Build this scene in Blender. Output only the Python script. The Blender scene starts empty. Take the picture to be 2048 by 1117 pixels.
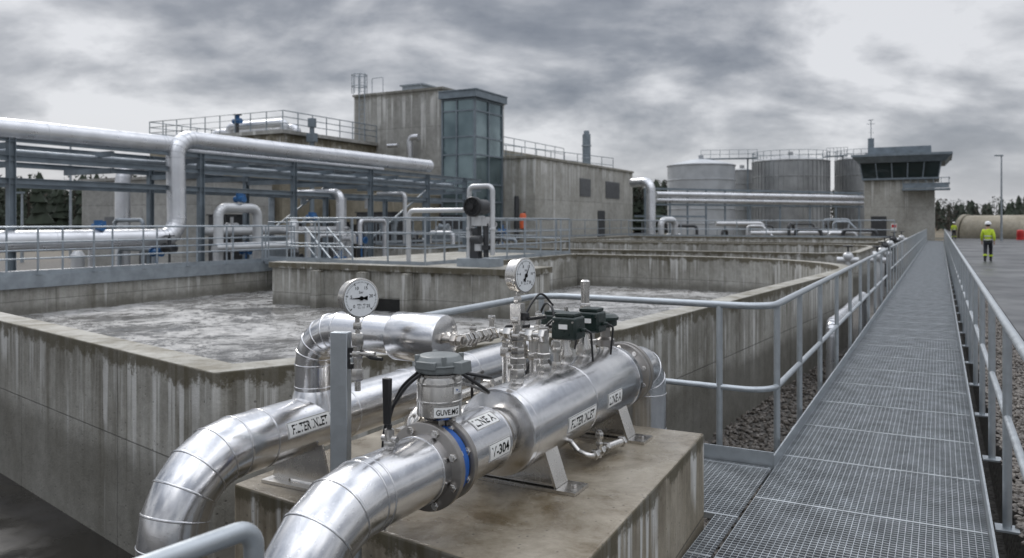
import bpy, math, random, bmesh
import numpy as np
from mathutils import Vector, Matrix, noise
random.seed(7)
R=math.radians
scene=bpy.context.scene
H=1.72
th=R(28.25)
U=Vector((math.sin(th),math.cos(th),0)); V=Vector((math.cos(th),-math.sin(th),0)); Z=Vector((0,0,1))
def S(u,v,z=0): return U*u+V*v+Z*z
def G(a,b,Y):
    return Vector(((a-1024)/1593*Y,Y,H-(b-445)/1593*Y))

# ---------------------------------------------------------------- materials
def nd(nt,t,ins=None,**props):
    n=nt.nodes.new(t)
    for k,v in props.items(): setattr(n,k,v)
    for k,v in (ins or {}).items():
        s=n.inputs[k]
        if isinstance(v,bpy.types.NodeSocket): nt.links.new(v,s)
        else: s.default_value=v
    return n
def c4(c): return (c[0],c[1],c[2],1)
def ramp(nt,fac,stops):
    r=nd(nt,'ShaderNodeValToRGB',{'Fac':fac}); e=r.color_ramp.elements
    while len(e)<len(stops): e.new(.5)
    for i,(p,c) in enumerate(stops):
        e[i].position=p; e[i].color=c4(c) if not isinstance(c,(int,float)) else (c,c,c,1)
    return r.outputs['Color']
def mth(nt,op,a,b=0.0,clamp=False):
    n=nt.nodes.new('ShaderNodeMath'); n.operation=op; n.use_clamp=clamp
    for i,x in enumerate((a,b)):
        if isinstance(x,bpy.types.NodeSocket): nt.links.new(x,n.inputs[i])
        else: n.inputs[i].default_value=x
    return n.outputs[0]
def mix(nt,f,a,b,bt='MIX'):
    n=nt.nodes.new('ShaderNodeMix'); n.data_type='RGBA'; n.blend_type=bt
    for i,x in ((0,f),(6,a),(7,b)):
        if isinstance(x,bpy.types.NodeSocket): nt.links.new(x,n.inputs[i])
        else: n.inputs[i].default_value=x if i==0 else c4(x)
    return n.outputs[2]
def newmat(name):
    m=bpy.data.materials.new(name); m.use_nodes=True; nt=m.node_tree
    b=nt.nodes['Principled BSDF']; return m,nt,b
def pos(nt,sc=(1,1,1)):
    g=nd(nt,'ShaderNodeNewGeometry')
    return nd(nt,'ShaderNodeMapping',{'Vector':g.outputs['Position'],'Scale':sc}).outputs[0]
def nz(nt,vec,scale,detail=4,rough=.55,dist=0):
    return nd(nt,'ShaderNodeTexNoise',{'Vector':vec,'Scale':scale,'Detail':detail,'Roughness':rough,'Distortion':dist}).outputs['Fac']
def simple(name,col,rough=.5,metal=0,var=.25,vs=3,bump=0.0,bs=40,spec=.5):
    m,nt,b=newmat(name); p=pos(nt)
    f=nz(nt,p,vs,5)
    lo=[c*(1-var) for c in col]; hi=[min(1,c*(1+var)) for c in col]
    nt.links.new(ramp(nt,f,[(.3,lo),(.7,hi)]),b.inputs['Base Color'])
    rr=ramp(nt,nz(nt,p,vs*2.3,4),[(.3,max(.03,rough-.1)),(.7,min(1,rough+.12))])
    nt.links.new(rr,b.inputs['Roughness'])
    b.inputs['Metallic'].default_value=metal; b.inputs['Specular IOR Level'].default_value=spec
    if bump:
        bp=nd(nt,'ShaderNodeBump',{'Height':nz(nt,p,bs,3),'Strength':bump,'Distance':.01})
        nt.links.new(bp.outputs[0],b.inputs['Normal'])
    return m
def concrete(name,base,dark,stain,ztop,depth=1.2,st=.8,panel=(2.4,1.2),rough=.8,topdark=0.0,fine=1.0,wet=False,moss=(.075,.062,.032),edge=.10,tide=None):
    m,nt,b=newmat(name); g=nd(nt,'ShaderNodeNewGeometry'); P=g.outputs['Position']
    p=pos(nt)
    col=ramp(nt,nz(nt,p,.7*fine,9,.68,.5),[(.36,dark),(.62,base)])
    col=mix(nt,.5,col,ramp(nt,nz(nt,p,7*fine,8,.76),[(.34,[.45]*3),(.6,[1.0]*3)]),'MULTIPLY')
    z=nd(nt,'ShaderNodeSeparateXYZ',{'Vector':P}).outputs['Z']
    drop=mth(nt,'SUBTRACT',ztop,z)
    zrel=mth(nt,'DIVIDE',drop,depth)
    def drips(sc,thr,soft,squig=.2):
        n_=ramp(nt,nz(nt,pos(nt,(sc*fine,sc*fine,squig*fine)),1,6,.62,.3),[(.3,0.),(.7,1.)])
        t_=mth(nt,'ADD',thr,mth(nt,'MULTIPLY',zrel,.45))
        return mth(nt,'MULTIPLY',mth(nt,'SUBTRACT',n_,t_),soft,True)
    big=drips(1.3,.40,2.4); fn=drips(5.5,.36,3.4); vf=drips(17.0,.40,3.5,.45)
    stk=mth(nt,'ADD',mth(nt,'MULTIPLY',big,.50),mth(nt,'ADD',mth(nt,'MULTIPLY',fn,.48),mth(nt,'MULTIPLY',vf,.30)),True)
    patch_=ramp(nt,nz(nt,p,1.3*fine,6,.7),[(.38,.35),(.6,1.)])
    stk=mth(nt,'MULTIPLY',mth(nt,'MULTIPLY',stk,patch_),st,True)
    col=mix(nt,stk,col,stain)
    pale=mth(nt,'MULTIPLY',drips(6.5,.44,5.0,.12),mth(nt,'MULTIPLY',ramp(nt,nz(nt,p,1.0*fine,3),[(.42,0.),(.54,1.)]),.85))
    col=mix(nt,pale,col,(.62,.615,.59))
    en=ramp(nt,nz(nt,p,3.2*fine,8,.75),[(.3,0.),(.7,1.)])
    eb=mth(nt,'MULTIPLY',mth(nt,'SUBTRACT',mth(nt,'MULTIPLY',en,edge*2.6),mth(nt,'SUBTRACT',drop,edge*.1)),1.8/edge,True)
    col=mix(nt,mth(nt,'MULTIPLY',eb,.85*min(1,st+.1)),col,moss)
    if tide is not None:
        tb=mth(nt,'MULTIPLY',mth(nt,'SUBTRACT',mth(nt,'ADD',tide,mth(nt,'MULTIPLY',nz(nt,p,4,5),.25)),z),6.0,True)
        col=mix(nt,mth(nt,'MULTIPLY',tb,.5),col,(.06,.053,.035))
    nzup=nd(nt,'ShaderNodeSeparateXYZ',{'Vector':g.outputs['Normal']}).outputs['Z']
    top=mth(nt,'GREATER_THAN',nzup,.7)
    topc=ramp(nt,nz(nt,p,2.2,9,.72,.3),[(.36,[c*1.3 for c in stain]),(.5,[ (c*.5+d*.5) for c,d in zip(stain,base)]),(.66,[c*.9 for c in base])])
    col=mix(nt,mth(nt,'MULTIPLY',top,topdark),col,topc)
    uv=nd(nt,'ShaderNodeTexCoord').outputs['UV']
    br=nd(nt,'ShaderNodeTexBrick',{'Vector':uv,'Scale':1.0,'Mortar Size':.007/min(1,fine+.2),'Mortar Smooth':.3,'Brick Width':panel[0],'Row Height':panel[1]},offset=0.0)
    tone=nd(nt,'ShaderNodeTexWhiteNoise',{'Vector':nd(nt,'ShaderNodeVectorMath',{0:nd(nt,'ShaderNodeVectorMath',{0:uv,1:(1/panel[0],1/panel[1],1)},operation='MULTIPLY').outputs[0]},operation='FLOOR').outputs[0]}).outputs['Value']
    side=mth(nt,'SUBTRACT',1.0,top)
    col=mix(nt,mth(nt,'MULTIPLY',side,.3),col,ramp(nt,tone,[(0.,[.5]*3),(1.,[1.]*3)]),'MULTIPLY')
    bf=mth(nt,'MULTIPLY',br.outputs['Fac'],side)
    col=mix(nt,mth(nt,'MULTIPLY',bf,.6),col,(.05,.047,.04))
    vo=nd(nt,'ShaderNodeTexVoronoi',{'Vector':p,'Scale':19*fine}).outputs
    pk=mth(nt,'GREATER_THAN',nd(nt,'ShaderNodeSeparateColor',{'Color':vo['Color']}).outputs[0],.6)
    pit=mth(nt,'MULTIPLY',ramp(nt,vo['Distance'],[(.10,1.),(.2,0.)]),pk)
    col=mix(nt,mth(nt,'MULTIPLY',pit,.5),col,(.05,.045,.038))
    nt.links.new(col,b.inputs['Base Color'])
    h=mth(nt,'SUBTRACT',mth(nt,'MULTIPLY',nz(nt,p,26*fine,7,.72),.8),mth(nt,'MULTIPLY',pit,.4))
    h=mth(nt,'SUBTRACT',h,mth(nt,'MULTIPLY',bf,.8))
    bp=nd(nt,'ShaderNodeBump',{'Height':h,'Strength':.7 if not wet else .4,'Distance':.012/fine})
    nt.links.new(bp.outputs[0],b.inputs['Normal'])
    if wet:
        w=ramp(nt,nz(nt,p,1.9,6,.6),[(.47,.04),(.62,.42)])
        nt.links.new(mix(nt,top,(.7,.7,.7),w),b.inputs['Roughness'])
    else:
        nt.links.new(ramp(nt,nz(nt,p,2,4),[(.3,rough-.3),(.7,rough)]),b.inputs['Roughness'])
    return m
M={}
M['conc']=concrete('concrete_tank',(.47,.46,.42),(.30,.29,.255),(.10,.088,.060),.7,1.6,.95,(2.2,3.0),topdark=.9,tide=-.16)
M['concblk']=concrete('concrete_plinth',(.40,.355,.28),(.25,.215,.155),(.085,.062,.032),.48,1.0,.9,(9,9),topdark=1.0,fine=1.5,wet=True,edge=.06)
M['concb']=concrete('concrete_building',(.43,.425,.40),(.31,.305,.28),(.155,.148,.125),10.2,7,.65,(2.4,2.6),topdark=.3,fine=.5,moss=(.15,.14,.11),edge=.3)
M['concl']=concrete('concrete_hall',(.48,.47,.43),(.355,.345,.305),(.20,.185,.145),6.0,5.0,.6,(3.0,3.2),topdark=.3,fine=.5,moss=(.18,.165,.12),edge=.25)
M['concm']=concrete('concrete_mossy',(.33,.30,.235),(.21,.185,.13),(.09,.075,.042),6.9,3.5,.8,(3.0,3.2),topdark=.3,fine=.5,edge=.4)
def cladding(name,base,r0,r1,drops=True,metal=1.0,bumps=.26,grime=.16):
    m,nt,b=newmat(name); p=pos(nt)
    c=ramp(nt,nz(nt,p,2.5,6,.6),[(.3,[x*.88 for x in base]),(.7,base)])
    c=mix(nt,grime,c,ramp(nt,nz(nt,p,18,6,.7),[(.38,[.5]*3),(.58,[1]*3)]),'MULTIPLY')
    nt.links.new(c,b.inputs['Base Color']); b.inputs['Metallic'].default_value=metal
    nt.links.new(ramp(nt,nz(nt,p,9,6,.65),[(.3,r0),(.7,r1)]),b.inputs['Roughness'])
    h=mth(nt,'MULTIPLY',nz(nt,p,3.0,2),.7)
    h=mth(nt,'ADD',h,mth(nt,'MULTIPLY',nz(nt,p,60,2),.012))
    if drops:
        vo=nd(nt,'ShaderNodeTexVoronoi',{'Vector':p,'Scale':85.}).outputs
        d=ramp(nt,vo['Distance'],[(.0,1.),(.33,0.)])
        keep=mth(nt,'GREATER_THAN',nd(nt,'ShaderNodeSeparateColor',{'Color':vo['Color']}).outputs[0],.66)
        h=mth(nt,'ADD',h,mth(nt,'MULTIPLY',mth(nt,'MULTIPLY',d,keep),.07))
    bp=nd(nt,'ShaderNodeBump',{'Height':h,'Strength':bumps,'Distance':.02})
    nt.links.new(bp.outputs[0],b.inputs['Normal'])
    return m
M['clad']=cladding('aluminium_cladding',(.76,.76,.77),.15,.27)
M['steel']=cladding('stainless_fitting',(.66,.64,.61),.18,.36,False)
M['dsteel']=cladding('worn_flange_steel',(.38,.36,.34),.28,.48,False)
M['cladfar']=simple('pipe_jacket',(.64,.65,.67),.33,.8,.12,1.5)
M['white']=simple('white_pipe_jacket',(.56,.57,.58),.38,.5,.15,1.5)
M['tank']=simple('tank_sheet',(.34,.35,.355),.45,.6,.2,.6)
M['tankl']=simple('tank_light_sheet',(.44,.46,.48),.45,.45,.15,.6)
M['galv']=cladding('galvanised_steel',(.48,.515,.54),.33,.5,True,.8)
M['galvf']=simple('galvanised_far',(.30,.335,.365),.45,.45,.18,4)
M['frame']=simple('bluegrey_steel',(.18,.215,.243),.5,.25,.2,2)
M['grat']=simple('grating_steel',(.43,.455,.475),.38,.65,.25,6)
M['black']=simple('black_rubber',(.014,.014,.015),.4,0,.2,20)
M['dark']=simple('dark_grey_metal',(.05,.052,.055),.5,.2,.2,5)
M['green']=simple('dark_green_enamel',(.012,.023,.020),.33,0,.2,20)
M['grey']=simple('grey_plastic',(.16,.175,.175),.42,0,.12,20,bump=.1,bs=200)
M['blue']=simple('blue_enamel',(.015,.10,.38),.35,0,.15,15)
M['bluev']=simple('blue_drive_enamel',(.025,.11,.27),.45,0,.15,15)
M['labelw']=simple('white_label',(.80,.80,.78),.45,0,.03,20)
M['ink']=simple('black_ink',(.006,.006,.006),.7,0,.05,20,spec=.1)
M['dial']=simple('dial_white',(.72,.74,.75),.25,0,.03,8)
M['brass']=cladding('aged_steel_elbow',(.58,.54,.49),.22,.42,False)
M['orange']=simple('orange_plastic',(.55,.10,.03),.5,0,.1,5)
M['red']=simple('red_plastic',(.5,.03,.03),.5,0,.1,5)
M['hivis']=simple('hivis_yellow',(.50,.65,.04),.8,0,.12,8)
M['trouser']=simple('black_workwear',(.02,.022,.028),.85,0,.2,8)
M['refl']=simple('reflective_tape',(.6,.62,.62),.4,0,.05,8)
M['skin']=simple('skin',(.5,.3,.22),.6,0,.05,8)
M['helmet']=simple('white_helmet',(.75,.76,.77),.3,0,.04,8)
M['hair']=simple('brown_hair',(.05,.03,.02),.8,0,.2,20)
M['bark']=simple('bark',(.05,.04,.03),.9,0,.3,2)
M['leaf']=simple('conifer_green',(.028,.038,.025),.9,0,.5,.25)
M['bare']=simple('bare_twigs',(.06,.05,.04),.9,0,.4,.25)
M['shadow']=simple('dark_opening',(.012,.012,.011),.7,0,.1,3)
M['louvre']=simple('louvre_grey',(.15,.155,.16),.5,.3,.1,3)
m,nt,b=newmat('facade_glass'); p=pos(nt)
nt.links.new(ramp(nt,nz(nt,p,.5,3),[(.35,(.10,.145,.16)),(.65,(.21,.28,.295))]),b.inputs['Base Color'])
b.inputs['Roughness'].default_value=.05; b.inputs['Specular IOR Level'].default_value=1.0; b.inputs['Metallic'].default_value=.6
M['glass']=m
m,nt,b=newmat('dark_cab_glass'); b.inputs['Base Color'].default_value=(.014,.024,.024,1); b.inputs['Roughness'].default_value=.06
M['dglass']=m
# water
m,nt,b=newmat('foaming_water'); p=pos(nt)
w1=nd(nt,'ShaderNodeTexNoise',{'Vector':p,'Scale':.55,'Detail':3.0})
sc=nd(nt,'ShaderNodeVectorMath',{0:w1.outputs['Color'],'Scale':2.4},operation='SCALE')
wp=nd(nt,'ShaderNodeVectorMath',{0:p,1:sc.outputs[0]},operation='ADD').outputs[0]
def ridge(s,w,d):
    r_=mth(nt,'ABSOLUTE',mth(nt,'SUBTRACT',nz(nt,wp,s,7,.66,d),.5)); return ramp(nt,r_,[(.0,.9),(w*.35,.5),(w,.0)])
r1=ridge(.8,.09,.8); r2=ridge(2.0,.08,.6); r3=ridge(4.8,.08,.4)
low=ramp(nt,nz(nt,p,.45,4,.6),[(.36,.35),(.62,1.)])
f2=ramp(nt,nz(nt,wp,1.8,11,.78,.3),[(.42,0.),(.68,.75)])
fm=mth(nt,'ADD',mth(nt,'ADD',mth(nt,'MULTIPLY',r1,.42),mth(nt,'MULTIPLY',r2,.36)),mth(nt,'ADD',mth(nt,'MULTIPLY',r3,.22),mth(nt,'MULTIPLY',f2,.7)),True)
fm=mth(nt,'MULTIPLY',mth(nt,'MULTIPLY',fm,low),ramp(nt,nz(nt,p,26,6,.8),[(.3,.5),(.6,1.)]))
nt.links.new(mix(nt,fm,(.085,.081,.075),(.58,.575,.565)),b.inputs['Base Color'])
nt.links.new(ramp(nt,fm,[(.1,.10),(.6,.55)]),b.inputs['Roughness'])
hh=mth(nt,'ADD',nz(nt,wp,3.5,6,.55),mth(nt,'MULTIPLY',fm,.08))
nt.links.new(nd(nt,'ShaderNodeBump',{'Height':hh,'Strength':.38,'Distance':.06}).outputs[0],b.inputs['Normal'])
M['water']=m
# asphalt
m,nt,b=newmat('wet_asphalt'); p=pos(nt)
c=ramp(nt,nz(nt,p,1.1,6,.6),[(.35,(.035,.037,.040)),(.65,(.065,.067,.071))])
nt.links.new(c,b.inputs['Base Color'])
nt.links.new(ramp(nt,nz(nt,pos(nt),.4,5,.6),[(.38,.28),(.62,.55)]),b.inputs['Roughness'])
b.inputs['Specular IOR Level'].default_value=.4
nt.links.new(nd(nt,'ShaderNodeBump',{'Height':nz(nt,p,90,3),'Strength':.2,'Distance':.005}).outputs[0],b.inputs['Normal'])
M['asph']=m
# ground
m,nt,b=newmat('gravel_ground'); p=pos(nt)
vo=nd(nt,'ShaderNodeTexVoronoi',{'Vector':p,'Scale':24.})
far=ramp(nt,nz(nt,p,.06,5,.6),[(.4,(.07,.065,.04)),(.6,(.15,.115,.07))])
gc=mix(nt,.5,ramp(nt,nd(nt,'ShaderNodeSeparateColor',{'Color':vo.outputs['Color']}).outputs[0],[(.0,(.045,.04,.035)),(1.,(.15,.14,.125))]),(.07,.065,.058))
sp=nd(nt,'ShaderNodeSeparateXYZ',{'Vector':p})
dm=nd(nt,'ShaderNodeMapRange',{'Value':sp.outputs['Y'],'From Min':50.,'From Max':80.}).outputs[0]
nt.links.new(mix(nt,dm,gc,far),b.inputs['Base Color']); b.inputs['Roughness'].default_value=.75
nt.links.new(nd(nt,'ShaderNodeBump',{'Height':vo.outputs['Distance'],'Strength':.8,'Distance':.03},invert=True).outputs[0],b.inputs['Normal'])
M['ground']=m
M['stone']=simple('gravel_stone',(.12,.105,.09),.45,0,.6,28)
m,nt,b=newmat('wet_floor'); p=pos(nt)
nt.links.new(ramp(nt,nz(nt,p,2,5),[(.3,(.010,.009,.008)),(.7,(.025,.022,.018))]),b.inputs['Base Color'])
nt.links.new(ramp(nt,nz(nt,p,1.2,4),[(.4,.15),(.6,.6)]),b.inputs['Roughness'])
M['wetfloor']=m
# ---------------------------------------------------------------- mesh builder
def frame(d):
    d=d.normalized(); a=Z if abs(d.z)<.9 else Vector((1,0,0))
    x=d.cross(a).normalized(); y=x.cross(d).normalized(); return x,y
class MB:
    def __init__(s): s.v=[];s.f=[];s.m=[];s.cur=0
    def add(s,vs,fs):
        o=len(s.v); s.v+= [Vector(x) for x in vs]; s.f+=[tuple(i+o for i in f) for f in fs]; s.m+=[s.cur]*len(fs); return s
    def join(s,o): return s.add(o.v,o.f)
    def box(s,c,d,ax=None,top=1.0):
        a,b_,c_=ax or (Vector((1,0,0)),Vector((0,1,0)),Z); c=Vector(c); vs=[]
        for k in (-1,1):
            t=top if k==1 else 1
            for j,i in ((-1,-1),(-1,1),(1,1),(1,-1)):
                vs.append(c+a*(i*d[0]/2*t)+b_*(j*d[1]/2*t)+c_*(k*d[2]/2))
        return s.add(vs,[(3,2,1,0),(4,5,6,7),(0,1,5,4),(1,2,6,5),(2,3,7,6),(3,0,4,7)])
    def sbox(s,u0,u1,v0,v1,z0,z1):
        return s.box(S((u0+u1)/2,(v0+v1)/2,(z0+z1)/2),(v1-v0,u1-u0,z1-z0),(V,U,Z))
    def bar(s,p0,p1,w,h):
        p0=Vector(p0);p1=Vector(p1); d=(p1-p0); L=d.length; d.normalize()
        if abs(d.z)>.95: x=V.copy(); y=d.cross(x).normalized(); x=y.cross(d)
        else: x=d.cross(Z).normalized(); y=x.cross(d)
        return s.box((p0+p1)/2,(w,L,h),(x,d,y))
    def cyl(s,p0,p1,r0,r1=None,n=20,caps=True):
        return s.tube([Vector(p0),Vector(p1)],[r0,r0 if r1 is None else r1],n,caps)
    def tube(s,pts,r,n=16,caps=True):
        pts=[Vector(p) for p in pts]; N=len(pts)
        rs=r if isinstance(r,(list,tuple)) else [r]*N
        T=[]
        for i in range(N):
            if i==0:t=pts[1]-pts[0]
            elif i==N-1:t=pts[-1]-pts[-2]
            else:t=(pts[i]-pts[i-1]).normalized()+(pts[i+1]-pts[i]).normalized()
            T.append(t.normalized())
        x,y=frame(T[0]); vs=[]
        for i in range(N):
            x=(x-T[i]*x.dot(T[i])).normalized(); y=T[i].cross(x)
            for k in range(n):
                a=2*math.pi*k/n; vs.append(pts[i]+x*(math.cos(a)*rs[i])+y*(math.sin(a)*rs[i]))
        fs=[]
        for i in range(N-1):
            for k in range(n):
                fs.append((i*n+k,i*n+(k+1)%n,(i+1)*n+(k+1)%n,(i+1)*n+k))
        if caps: fs.append(tuple(range(n-1,-1,-1))); fs.append(tuple(range((N-1)*n,N*n)))
        return s.add(vs,fs)
    def lathe(s,c,ax,prof,n=32,caps=True):
        c=Vector(c);ax=Vector(ax).normalized(); x,y=frame(ax); vs=[];fs=[];N=len(prof)
        for r,h in prof:
            for k in range(n):
                a=2*math.pi*k/n; vs.append(c+ax*h+x*(math.cos(a)*r)+y*(math.sin(a)*r))
        for i in range(N-1):
            for k in range(n): fs.append((i*n+k,i*n+(k+1)%n,(i+1)*n+(k+1)%n,(i+1)*n+k))
        if caps: fs.append(tuple(range(n-1,-1,-1))); fs.append(tuple(range((N-1)*n,N*n)))
        return s.add(vs,fs)
    def ring(s,c,ax,R_,r,n=40,m_=6):
        return s.lathe(c,ax,[(R_+r*math.cos(2*math.pi*k/m_),r*math.sin(2*math.pi*k/m_)) for k in range(m_+1)],n,False)
    def sph(s,c,r,n=16,sc=(1,1,1)):
        prof=[(max(1e-4,math.sin(math.pi*i/10)),-math.cos(math.pi*i/10)) for i in range(11)]
        o=len(s.v); s.lathe((0,0,0),Z,prof,n)
        for i in range(o,len(s.v)): q=s.v[i]; s.v[i]=Vector(c)+Vector((q.x*r*sc[0],q.y*r*sc[1],q.z*r*sc[2]))
        return s
    def prism(s,poly,z0,z1):
        n=len(poly); vs=[Vector((p[0],p[1],z0)) for p in poly]+[Vector((p[0],p[1],z1)) for p in poly]
        A=sum(poly[i][0]*poly[(i+1)%n][1]-poly[(i+1)%n][0]*poly[i][1] for i in range(n))
        fs=[(i,(i+1)%n,(i+1)%n+n,i+n) for i in range(n)]+[tuple(range(n-1,-1,-1)),tuple(range(n,2*n))]
        if A<0: fs=[tuple(reversed(f)) for f in fs]
        return s.add(vs,fs)
    def nut(s,c,ax,r,h):
        return s.lathe(c,ax,[(r*.9,0),(r,h*.12),(r,h*.88),(r*.9,h)],6)
def islands(mb):
    par=list(range(len(mb.v)))
    def fd(i):
        while par[i]!=i: par[i]=par[par[i]]; i=par[i]
        return i
    for f in mb.f:
        a=fd(f[0])
        for i in f[1:]: par[fd(i)]=a
    gr={}
    for f in mb.f: gr.setdefault(fd(f[0]),[]).append(f)
    out=[]
    for fs in gr.values():
        ids=sorted({i for f in fs for i in f}); mp={i:k for k,i in enumerate(ids)}
        out.append(MB().add([mb.v[i] for i in ids],[tuple(mp[i] for i in f) for f in fs]))
    return out
def split(name,mb,mat): return [(name,x,mat) for x in islands(mb)]
def fillet(pts,rad,n=6):
    pts=[Vector(p) for p in pts]; out=[pts[0]]
    for i in range(1,len(pts)-1):
        a=(pts[i-1]-pts[i]); b=(pts[i+1]-pts[i]); la,lb=a.length,b.length; a.normalize();b.normalize()
        ang=a.angle(b)
        if ang>R(176): out.append(pts[i]); continue
        d=min(rad/math.tan(ang/2),la*.49,lb*.49); rr=d*math.tan(ang/2)
        c=pts[i]+(a+b).normalized()*(rr/math.sin(ang/2))
        p0=pts[i]+a*d-c; p1=pts[i]+b*d-c; w=p0.angle(p1)
        for k in range(n+1):
            t=k/n; out.append(c+(p0*math.sin((1-t)*w)+p1*math.sin(t*w))/math.sin(w))
    out.append(pts[-1]); return out
def mkmesh(name,mb,mats,off,smooth=True,bevel=0,parent=None):
    me=bpy.data.meshes.new(name)
    me.from_pydata([v-off for v in mb.v],[],mb.f)
    mats=mats if isinstance(mats,list) else [mats]
    for m_ in mats: me.materials.append(M[m_])
    if len(mats)>1: me.polygons.foreach_set('material_index',mb.m)
    uv=me.uv_layers.new(name='UVMap'); me.update()
    d=[0.0]*(2*len(me.loops)); V_=me.vertices
    if len(me.polygons)<3000:
        for p in me.polygons:
            n=p.normal
            if abs(n.z)>.7:
                for li in p.loop_indices:
                    q=V_[me.loops[li].vertex_index].co+off; d[2*li]=q.x; d[2*li+1]=q.y
            else:
                t=Vector((-n.y,n.x,0)).normalized()
                for li in p.loop_indices:
                    q=V_[me.loops[li].vertex_index].co+off; d[2*li]=q.dot(t); d[2*li+1]=q.z
        uv.data.foreach_set('uv',d)
    if smooth: me.shade_smooth(); me.set_sharp_from_angle(angle=R(38))
    ob=bpy.data.objects.new(name,me); scene.collection.objects.link(ob)
    if bevel:
        b=ob.modifiers.new('bevel','BEVEL'); b.width=bevel; b.segments=2; b.limit_method='ANGLE'
    if parent: ob.parent=parent
    return ob
def thing(name,label,cat,parts,group=None,kind=None):
    def allv(ps):
        for p in ps:
            yield from p[1].v
            if len(p)>3 and p[3].get('sub'): yield from allv(p[3]['sub'])
    vs=list(allv(parts))
    lo=[min(v[i] for v in vs) for i in range(3)]; hi=[max(v[i] for v in vs) for i in range(3)]
    off=Vector(((lo[0]+hi[0])/2,(lo[1]+hi[1])/2,lo[2]))
    if len(parts)==1 and not (len(parts[0])>3 and parts[0][3].get('sub')):
        p=parts[0]; o=p[3] if len(p)>3 else {}
        root=mkmesh(name,p[1],p[2],off,bevel=o.get('bevel',0)); root.location=off
    else:
        root=bpy.data.objects.new(name,None); root.empty_display_size=.2; scene.collection.objects.link(root); root.location=off
        def rec(ps,par,lvl):
            for p in ps:
                o=p[3] if len(p)>3 else {}
                ob=mkmesh(p[0],p[1],p[2],off,bevel=o.get('bevel',0),parent=par)
                if o.get('sub') and lvl<2: rec(o['sub'],ob,lvl+1)
        rec(parts,root,1)
    root['label']=label; root['category']=cat
    if group: root['group']=group
    if kind: root['kind']=kind
    return root
def along(pts,step):
    out=[]
    for a,b in zip(pts[:-1],pts[1:]):
        a=Vector(a);b=Vector(b);n=max(1,round((b-a).length/step))
        for i in range(n): out.append(a.lerp(b,i/n))
    out.append(Vector(pts[-1])); return out
def railing(label,pts,h=1.1,mids=(.55,),step=1.5,posts=None,rp=.021,rr=.021,fil=.0,mat='galvf',toe=True,group=None,n=8,down=0.0):
    pts=[Vector(p) for p in pts]; ps=[]
    for nm,hh in [('top_rail',h)]+[('mid_rail',x) for x in mids]:
        q=[p+Z*hh for p in pts]; q=fillet(q,fil,8) if fil else q
        ps.append((nm,MB().tube(q,rr if nm=='top_rail' else rr*.85,n),mat))
    for p in (posts or along(pts,step)):
        p=Vector(p); ps.append(('post',MB().cyl(p-Z*down,p+Z*(h-rr*.3),rp,n=n).box(p-Z*(down-.006),(rp*5,rp*5,.012),(V,U,Z)),mat))
    if toe:
        t=MB()
        for a,b in zip(pts[:-1],pts[1:]): t.bar(a+Z*.05,b+Z*.05,.008,.1)
        ps.append(('toe_board',t,mat))
    return thing('railing',label,'railing',ps,group)
def text(s,size=1.0,bold=0.0,fit=None):
    cu=bpy.data.curves.new('t','FONT'); cu.body=s; cu.size=size; cu.align_x='CENTER'; cu.align_y='CENTER'; cu.offset=bold*size
    ob=bpy.data.objects.new('t',cu); scene.collection.objects.link(ob)
    bpy.context.view_layer.update()
    dg=bpy.context.evaluated_depsgraph_get()
    me=bpy.data.meshes.new_from_object(ob.evaluated_get(dg))
    vs=[v.co.copy() for v in me.vertices]; fs=[tuple(p.vertices) for p in me.polygons]
    bpy.data.objects.remove(ob); bpy.data.curves.remove(cu); bpy.data.meshes.remove(me)
    if fit:
        x0=min(v.x for v in vs);x1=max(v.x for v in vs);y0=min(v.y for v in vs);y1=max(v.y for v in vs)
        vs=[Vector(((v.x-(x0+x1)/2)/(x1-x0)*fit[0],(v.y-(y0+y1)/2)/(y1-y0)*fit[1],0)) for v in vs]
    return vs,fs

# ---------------------------------------------------------------- ground
g=MB(); us=[-80,60,72,4000]; vs_=[-4000,.46,.47,4000]
vv=[]
for i,u in enumerate(us):
    for j,v in enumerate(vs_):
        vv.append(S(u,v,-.12 if (j>=2 or i>=2) else -.9))
fs=[]
for i in range(3):
    for j in range(3): fs.append((i*4+j,i*4+j+1,(i+1)*4+j+1,(i+1)*4+j))
g.add(vv,fs)
o=mkmesh('ground',g,'ground',Vector((0,0,0)),smooth=False); o['kind']='structure'; o['label']='brown gravelly yard and rough grass around the works'; o['category']='ground'
g=MB()
def sheet(mb,u0,u1,v0,v1,z): mb.add([S(u0,v0,z),S(u0,v1,z),S(u1,v1,z),S(u1,v0,z)],[(0,1,2,3)])
g.sbox(-20,400,1.11,7.4,-.2,-.05)
o=mkmesh('road',g,'asph',Vector((0,0,0))); o['kind']='structure'; o['label']='wet dark asphalt service road beside the walkway'; o['category']='road'
thing('kerb','grey concrete kerb along the wet service road','kerb',[('kerb',MB().sbox(-20,400,7.41,7.55,-.2,.03),'concl')])
g=MB(); g.add([S(-6,-14,-.88),S(-6,-1.3,-.88),S(6.2,-2.9,-.88),S(3.9,-4.4,-.88),S(6.2,-14,-.88)],[(0,1,2,3,4)])
o=mkmesh('pit_floor',g,'wetfloor',Vector((0,0,0)),smooth=False); o['kind']='structure'; o['label']='dark wet floor below the tank wall'; o['category']='floor'
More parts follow.
